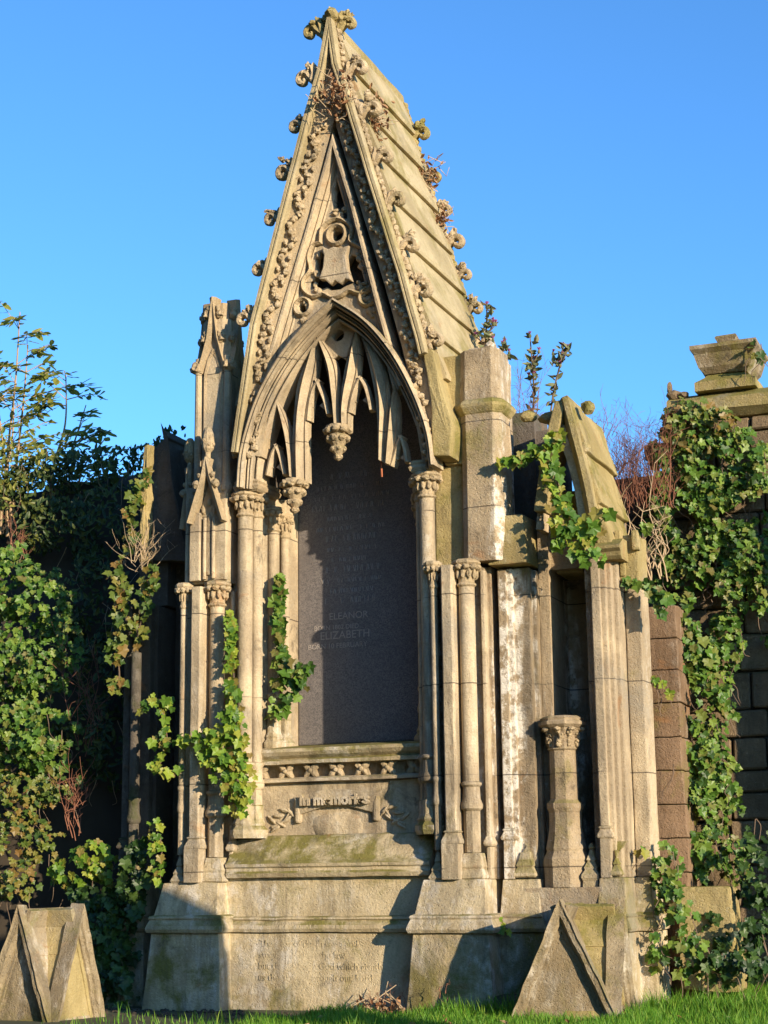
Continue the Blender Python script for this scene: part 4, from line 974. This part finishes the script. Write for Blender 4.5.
wallmass([(678, 620, 26, 28, 1.3), (693, 660, 26, 36, 1.3), (700, 700, 24, 36, 1.3), (700, 745, 26, 40, 1.3), (710, 780, 24, 34, 1.28), (696, 815, 20, 34, 1.2), (700, 850, 22, 30, 1.2)], 'ivy', 'ivy', 'lit ivy column trailing down beside the red sandstone pier', .072, 900, group=G2)
wallmass([(664, 690, 9, 8, .85), (668, 760, 12, 7, .85), (660, 680, 6, 6, .85), (642, 850, 8, 5, .5)], 'ivy_bright', 'ivy', 'bright ivy sprigs reaching across the red sandstone pier', .065, 500, group=G2, thick=.06, stems=2)
wallmass([(668, 870, 14, 28, .6), (675, 915, 18, 34, .55), (690, 955, 24, 22, .55), (662, 940, 10, 30, .5)], 'ivy', 'ivy', 'ivy tangle at the foot of the right wing around the stone block', .07, 560, group=G2, thick=.14)
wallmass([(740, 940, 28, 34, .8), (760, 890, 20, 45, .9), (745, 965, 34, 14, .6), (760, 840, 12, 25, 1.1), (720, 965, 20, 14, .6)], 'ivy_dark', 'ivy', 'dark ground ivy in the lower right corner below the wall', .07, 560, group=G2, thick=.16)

# --- left: bank, dark backdrop wall, ivy mass, shrubs
bm = BM()   # bank rising behind on the left
N_ = 60; V = {}
for i in range(N_+1):
    for j in range(31):
        x = -9+8.0*i/N_; y = .35+5.2*j/30
        t = min(1, max(0, (y-.55-0.25*max(0, x+2.6))/1.6)); h = 4.62*t*t*(3-2*t)
        z = h*min(1, max(0.0, (-x-1.35)/.5))+.16*mnoise.noise(Vector((x*1.9, y*1.9, 0)))-.1
        V[i, j] = bm.verts.new((x, y, z))
for i in range(N_):
    for j in range(30): bm.faces.new((V[i, j], V[i+1, j], V[i+1, j+1], V[i, j+1]))
o = fin('bank', bm, 'soil', None, kind='structure', smooth=True)
G3 = 'ivy and scrub on the left bank'
wallmass([(20, 590, 30, 36, 1.0), (50, 610, 26, 36, 1.0), (10, 660, 34, 40, .9), (45, 670, 32, 40, .9), (65, 640, 14, 24, .95), (15, 730, 34, 40, .8), (50, 745, 30, 36, .8), (20, 560, 14, 16, 1.05)], 'ivy', 'ivy',
         'large sunlit ivy mass on the upper left bank', .066, 900, group=G3, thick=.3)
wallmass([(20, 800, 36, 30, .65), (60, 790, 26, 22, .7), (10, 850, 30, 30, .55), (45, 840, 26, 20, .6), (20, 880, 30, 18, .45)], 'ivy_yellow', 'ivy', 'thinner yellowing ivy low on the left bank above the gabled stone', .06, 520, group=G3, thick=.18, out=Vector((.7, -1, .5)))
wallmass([(95, 855, 22, 16, .5), (80, 870, 30, 14, .45), (110, 870, 14, 14, .5)], 'ivy_bright', 'ivy', 'bright green ivy patch below the bank, left of the monument foot', .075, 420, group=G3, thick=.12)
wallmass([(90, 905, 30, 26, .5), (105, 950, 24, 36, .3), (120, 990, 20, 22, .1)], 'ivy_dark', 'ivy', 'dark ivy behind the gabled stone in the lower left', .075, 520, group=G3, thick=.2)
UPT = Vector((0, 0, .6))
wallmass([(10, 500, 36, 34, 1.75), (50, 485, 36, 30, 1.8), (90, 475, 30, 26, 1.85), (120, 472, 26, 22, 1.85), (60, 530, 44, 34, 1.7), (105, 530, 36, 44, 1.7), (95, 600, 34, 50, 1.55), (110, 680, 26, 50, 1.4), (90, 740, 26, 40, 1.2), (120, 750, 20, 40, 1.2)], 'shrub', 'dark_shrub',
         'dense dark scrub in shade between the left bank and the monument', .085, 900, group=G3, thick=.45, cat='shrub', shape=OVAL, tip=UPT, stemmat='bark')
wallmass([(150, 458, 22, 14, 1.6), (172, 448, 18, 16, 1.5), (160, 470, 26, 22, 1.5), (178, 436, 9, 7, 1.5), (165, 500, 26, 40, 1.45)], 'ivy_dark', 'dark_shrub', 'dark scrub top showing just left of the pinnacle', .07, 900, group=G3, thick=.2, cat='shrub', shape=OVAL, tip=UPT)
wallmass([(12, 462, 24, 20, 1.5), (45, 462, 24, 14, 1.6), (20, 440, 20, 12, 1.5), (14, 500, 24, 20, 1.45), (66, 468, 16, 8, 1.7)], 'sapling', 'shrub', 'sunlit yellow green scrub at the foot of the tall sapling', .07, 420, group=G3, thick=.25, cat='shrub', shape=OVAL, tip=UPT)

def sapling(name, label, base, tops, lean, mat='sapling', nb=22, ll=.13):
    f, s = BM(), BM()
    for tp in tops:
        b = base+rv(.06); P = [b, b.lerp(tp, .35)+rv(.05), b.lerp(tp, .7)+rv(.05), tp]; pts = smoothpath(P, 8); tube(s, pts, .017, .005, 6)
        for k in range(nb):
            u = random.uniform(.22, 1.0); p = pts[int(u*(len(pts)-1))]; a = random.uniform(0, 2*math.pi)
            L_ = random.uniform(.22, .62)*(1.15-u*.55); d = Vector((math.cos(a), math.sin(a)*.6, random.uniform(.25, .7))).normalized()
            q = [p, p+d*L_*.5, p+d*L_*.85+Vector((0, 0, -.02)), p+d*L_+Vector((0, 0, -.07))]
            bp = smoothpath(q, 5); tube(s, bp, .005, .002, 4); m = len(bp)
            for i in range(3, m):
                side = d.cross(Vector((0, 0, 1))).normalized()
                for sg in (-1, 1):
                    if random.random() < .8 and i % 2: leaf(f, bp[i]+rv(.01), Vector((0, -.4, 1))+rv(.6), (side*sg+d*.5+Vector((0, 0, -.35)))+rv(.3), ll*random.uniform(.6, 1.15), OVAL, .05)
    return plant(name, label, 'sapling', f, mat, s, 'bark', group='saplings above the left bank')
sapling('sapling', 'tallest sapling with rows of small leaves against the sky at the left edge', at(14, 540, 1.7), [at(20, 312, 1.7), at(28, 345, 1.8)], 0, nb=19)
sapling('sapling', 'shorter arching sapling right of the tallest one, leaves dark against the sky', at(48, 520, 1.9), [at(66, 375, 1.9), at(86, 405, 2.0), at(104, 440, 2.0)], 0, nb=13)
sapling('sapling', 'pale stemmed sapling leaving the frame at the left edge', at(4, 540, 1.6), [at(-10, 350, 1.6), at(14, 400, 1.6)], 0, nb=13)
# dry red twigs and stalks
def twigs(name, label, base, n, h, spread, mat, cat='dry weeds', fan=.3, group=None, r=.005, sub=5, lean=Vector((0, 0, 0))):
    s = BM()
    for _ in range(n):
        b = base+Vector((random.uniform(-spread, spread), random.uniform(-.08, .08), random.uniform(-.1, .05)))
        tp = b+Vector((random.gauss(0, fan*.7), random.uniform(-.2, .2), 1)).normalized()*h*random.uniform(.35, 1.1)+lean*h
        pts = smoothpath([b, b.lerp(tp, .35)+rv(.06)*h, b.lerp(tp, .7)+rv(.09)*h, tp+rv(.05)*h], 4); tube(s, pts, r, r*.25, 4)
        for _ in range(sub):
            p = pts[random.randint(4, len(pts)-1)]; d = Vector((random.uniform(-1, 1), random.uniform(-.5, .5), random.uniform(.2, 1.2))).normalized()*random.uniform(.05, .17)*h/.6
            tube(s, [p, p+d*.6+rv(.01), p+d+rv(.02)], r*.5, r*.3, 3)
    lo = min(s.verts, key=lambda v: v.co.z).co.copy(); e = empty(name, lo, label, cat, group); fin('stalks', s, mat, e); return e
twigs('dry_weeds', 'reddish dry weed stalks in front of the upper ivy on the left bank', at(12, 560, 1.2), 9, .45, .12, 'drytwig')
twigs('dry_weeds', 'tall rust red dock stalks in front of the dark scrub', at(88, 745, .9), 7, .95, .10, 'drytwig', sub=8)
twigs('dry_weeds', 'rust red dock stalks low beside the ivy of the left bank', at(72, 830, .6), 8, .7, .08, 'drytwig', sub=9)
twigs('bramble', 'pale bent bramble runners arching before the left wing', at(118, 660, .9), 6, .9, .14, 'straw', 'bramble', fan=.5, sub=3)
twigs('dry_grass_tuft', 'straw coloured dry tuft hanging on the left wing', at(142, 560, .28), 34, .34, .06, 'straw', 'dry grass', fan=1.1, r=.0035, sub=2)
twigs('dry_weeds', 'big clump of pinkish brown dry weeds beside the right wing roof', at(640, 500, 1.35), 120, .66, .26, 'drytwig', r=.003, sub=8)
twigs('dry_weeds', 'pale bare branches tangled below the brown weed clump', at(655, 570, 1.1), 14, .75, .10, 'straw', fan=.5, r=.007, sub=4)
twigs('dry_weeds', 'orange brown dry flower head behind the right stump of pinnacle', at(521, 440, 1.3), 16, .72, .07, 'drytwig', fan=.28, r=.003, sub=9)
twigs('dry_weeds', 'thin red brown stalks rising from the rear of the small right gable', at(600, 435, 1.4), 12, .34, .22, 'drytwig', r=.0025, sub=4)
twigs('dry_weeds', 'few dead stalks standing at the foot of the right centre pier', at(446, 1000, -.12), 5, .12, .03, 'drytwig', r=.004, sub=3)
twigs('dry_weeds', 'row of low rust brown weeds at the foot of the plinth', at(382, 1008, .02), 16, .12, .16, 'drytwig', r=.003, sub=4)
def thistle(label, base, top, nh=4, group='thistles on the wall behind'):
    f, s, hs = BM(), BM(), []; pts = smoothpath([base, base.lerp(top, .5)+rv(.03), top], 8); tube(s, pts, .010, .005, 6)
    heads = [top]
    for k in range(nh):
        p = pts[random.randint(7, len(pts)-2)]; q = p+Vector((random.uniform(-.09, .09), random.uniform(-.05, .05), random.uniform(.04, .16))); tube(s, [p, p.lerp(q, .5)+Vector((0, 0, -.01)), q], .006, .004, 5); heads.append(q)
    for q in heads:
        blob(f, q, (.012, .012, .018), .3); h = BM(); hs.append(('flower_head', h, 'purple'))
        for _ in range(14): d = Vector((random.uniform(-.5, .5), random.uniform(-.5, .5), 1)).normalized()*.04; tube(h, [q+Vector((0, 0, .015)), q+d], .004, .002, 3)
    for _ in range(64):
        p = random.choice(pts[2:]) if random.random() < .6 else random.choice(heads).lerp(random.choice(pts[-10:]), random.random()*.6)
        leaf(f, p+rv(.01), rv(1)+Vector((0, -.5, .3)), Vector((random.uniform(-1, 1), random.uniform(-.6, .4), random.uniform(-.5, .9))), random.triangular(.025, .12, .05), OVAL, .3)
    return plant('thistle', label, 'thistle', f, 'thistle', s, 'stem', group, hs)
thistle('tall thistle with a purple head, the left one behind the small right gable', at(531, 440, 1.35), at(530, 336, 1.35))
thistle('bushy thistle just right of the tallest one behind the small right gable', at(548, 440, 1.4), at(562, 356, 1.4), 5)
thistle('thistle rising directly behind the broken pinnacle stump', at(480, 390, 1.3), at(487, 306, 1.3), 6)
thistle('thistle leaning right behind the broken pinnacle stump', at(492, 390, 1.35), at(503, 345, 1.35), 3)
# dead leaves caught in the gable and the roof
def nest(label, p, r, n, name='dead_leaf_clump', rz=1):
    f, s = BM(), BM()
    for _ in range(n):
        q = p+Vector((random.gauss(0, r*.5), random.gauss(0, r*.35), random.gauss(0, r*.5*rz))); leaf(f, q, rv(1)+Vector((0, -.4, 0)), rv(1), random.uniform(.03, .07), OVAL, .3)
        if random.random() < .4: tube(s, [q, q+rv(r*.5), q+rv(r*.8)], .004, .003, 4)
    return plant(name, label, 'dead leaves', f, 'deadleaf', s, 'straw', group='dead leaves caught on the monument')
nest('dead leaf clump stuck in the fork below the gable apex', at(336, 95, .02), .12, 110, rz=1.3)
nest('dead leaves behind the third crocket of the right gable slope', at(374, 118, .3), .12, 90, rz=1.5)
nest('withered leaf clump on the upper back edge of the roof', at(428, 178, 1.4), .11, 80, rz=1.3)
nest('pale withered clump halfway down the back edge of the roof', at(441, 222, 1.4), .09, 60)
nest('leaf litter at the foot of the plinth', at(380, 1006, .02), .2, 60, rz=.25)
# ================================================================== GABLED STONES
def gstone(label, fx, fz, yf, w, h, yaw, mat='base'):
    """cross-gabled cap lying on the ground: a raised gable on every face, stone slopes meeting in valleys"""
    a = w/2; e = empty('gabled_stone', (fx, yf, fz), label, 'carved stone', 'gabled capping stones on the ground'); e.rotation_euler.z = yaw
    def F_(nm, bm, mt, **k):
        for v in bm.verts: v.co += Vector((fx, yf, fz))
        return fin(nm, bm, mt, e, **k)
    q = Matrix.Rotation(math.pi/2, 3, 'Z')
    for k in (0, 1):
        bm = BM(); prismy(bm, [(-a+.02, 0), (a-.02, 0), (0, h-.05)], (-a+.06) if k == 0 else -a+.06, a-.06 if k == 0 else 0)
        for s_ in (-1, 1):   # lapped slabs
            for i in range(3):
                u0, u1 = (0, .36, .70)[i], (.37, .71, 1.0)[i]; A = Vector((s_*a*u0, h*(1-u0))); B = Vector((s_*a*u1, h*(1-u1))); n = Vector((s_*h, a)).normalized()
                P = [tuple(A-n*.04), tuple(B-n*.012), tuple(B-n*.08), tuple(A-n*.08)]; prismy(bm, P if s_ > 0 else P[::-1], -a+.05, a-.05 if k == 0 else 0)
        if k: 
            for v in bm.verts: v.co = q @ v.co
        F_('roof_slopes', bm, 'mossy' if k else 'oldcap', bevel=.006, wx=.007)
    for k in (0, 1):
        bm = BM(); pr = [(0, -a-.01), (0, -a+.10), (.06, -a+.10), (.06, -a+.035), (.045, -a+.02), (.04, -a+.004), (.012, -a)]
        sweepclip(bm, [(-a-.005, 0), (0, h+.015)], pr, -1, 0); sweepclip(bm, [(a+.005, 0), (0, h+.015)], pr, 1, 0)
        for v in bm.verts: v.co = Matrix.Rotation(k*math.pi/2, 3, 'Z') @ v.co
        F_('gable_verge', bm, 'oldcap', wx=.010, cut=.06)
    return e
p = at(561, 1004, -.85); gstone('mossy triangular capping stone leaning on the grass before the right wing', p.x-.15, -.03, -.10, .70, .75, R_(7))
p = at(25, 1030, -1.05); gstone('triangular capping stone with stepped roof slabs at the lower left corner', p.x, -.12, -.85, .62, .84, R_(-2), 'stone')
bm = BM(); c = at(497, 985, 0); box(bm, c.x-.1, c.x+.18, -.0, .25, -.05, .1); 
fin('rubble_stone', bm, 'dull', None, bevel=.02, wx=.02, label='low dark stone in the shade beside the triangular capping stone', cat='stone')
# ================================================================== HEADSTONE out of frame, throws the shade on the left pier
bm = BM(); hx, hy = 5.04, -3.7
prismy(bm, [(hx-.62, -.4), (hx+.45, -.4), (hx+.43, 2.15), (hx+.36, 2.15), (hx+.28, 2.32), (hx-.15, 2.55), (hx-.62, 2.62)], hy, hy+.18); box(bm, hx-.7, hx+.55, hy-.1, hy+.3, -.6, -.1)
fin('headstone', bm, 'stone', None, bevel=.01, label='tall upright headstone standing to the right of the viewpoint', cat='headstone')

# unseen hedges added behind and left of the viewpoint to darken open shade
for x0_, x1_, y0_, y1_, hh, lab in ((-34, 9, -24, -20, 15, 'unseen tall hedge added behind the viewpoint to darken the shade'), (-19, -15, -19, 1, 12, 'unseen tall hedge added on the left to darken the shade')):
    bm = BM(); box(bm, x0_, x1_, y0_, y1_, -1.2, hh)
    for _ in range(6): 
        es = [e for e in bm.edges if e.calc_length() > 1.2]
        if es: bmesh.ops.subdivide_edges(bm, edges=es, cuts=1, use_grid_fill=True)
    for v in bm.verts: v.co += mnoise.noise_vector(v.co*.45)*1.2+mnoise.noise_vector(v.co*1.7)*.5
    fin('added_shade_hedge', bm, 'hedge', None, label=lab, cat='hedge')

# ================================================================== GROUND
def gz(x, y): return max(-.75, min(0, (y+2.2)*.09))+.025*mnoise.noise(Vector((x*1.1, y*1.1, 3)))+(.06*min(1, max(0, (y-.2)/1.2)) if x > 1.9 else 0)
bm = BM(); xs = [-400, -60, -15]+[-8+.25*i for i in range(72)]+[14, 60, 400]; ys = [-400, -60, -16]+[-10+.25*i for i in range(56)]+[8, 30, 400]
V = {(i, j): bm.verts.new((x, y, gz(x, y)-(.02))) for i, x in enumerate(xs) for j, y in enumerate(ys)}
for i in range(len(xs)-1):
    for j in range(len(ys)-1): bm.faces.new((V[i, j], V[i+1, j], V[i+1, j+1], V[i, j+1]))
fin('ground', bm, 'turf', None, kind='structure', smooth=True)
bm = BM()
def blade(x, y, h):
    z = gz(x, y)-.02; a = random.uniform(0, math.pi); wd = random.uniform(.0022, .0042); dx, dy = math.cos(a)*wd, math.sin(a)*wd
    lx, ly = random.uniform(-.4, .4)*h, random.uniform(-.4, .4)*h
    v = [bm.verts.new(q) for q in ((x-dx, y-dy, z), (x+dx, y+dy, z), (x+dx*.7+lx*.4, y+dy*.7+ly*.4, z+h*.6), (x-dx*.7+lx*.4, y-dy*.7+ly*.4, z+h*.6), (x+lx, y+ly, z+h))]
    bm.faces.new((v[0], v[1], v[2], v[3])); bm.faces.new((v[3], v[2], v[4]))
n = 0
while n < 52000:
    x = random.uniform(-1.2, 3.7); y = random.uniform(-1.9, 1.4)
    if x < .1 and random.random() < .975: continue
    if x < .55 and y > -.45+.25*mnoise.noise(Vector((x*3, 0, 0))): continue
    if y > -.12 and x < 2.2: continue
    d = mnoise.noise(Vector((x*2.3, y*2.3, 0)))
    if d < -.38 or mnoise.noise(Vector((x*7, y*7, 5))) < -.42: continue
    blade(x, y, random.triangular(.02, .11, .045)*(1+1.1*d)*(1.3 if y > -.3 else 1)); n += 1
lf = BM()
for _ in range(70):
    x = random.uniform(.2, 3.3); y = random.uniform(-1.7, -.1); leaf(lf, Vector((x, y, gz(x, y)+random.uniform(.01, .04))), rv(.8)+Vector((0, -.3, .8)), rv(1), random.uniform(.03, .06), OVAL, .3)
fin('fallen_leaves', lf, 'deadleaf', None, kind='stuff', label='brown fallen leaves scattered in the grass', cat='leaves')
fin('grass', bm, 'grass', None, kind='stuff', label='short bright green grass in front of the monument', cat='grass')
bm = BM()
for _ in range(260):
    x = random.uniform(-1.9, .7); y = random.uniform(-.5, -.03); k = random.uniform(.006, .022); blob(bm, (x, y, gz(x, y)-.018), (k, k, k*.6), .9, 3)
fin('earth_crumbs', bm, 'soil', None, kind='stuff', label='bare dark earth and crumbs along the foot of the plinth', cat='soil')
for o in [o for o in bpy.data.objects if o.type == 'MESH' and o.parent is None and not o.get('kind') and not o.get('category')]: print('NOCAT', o.name)
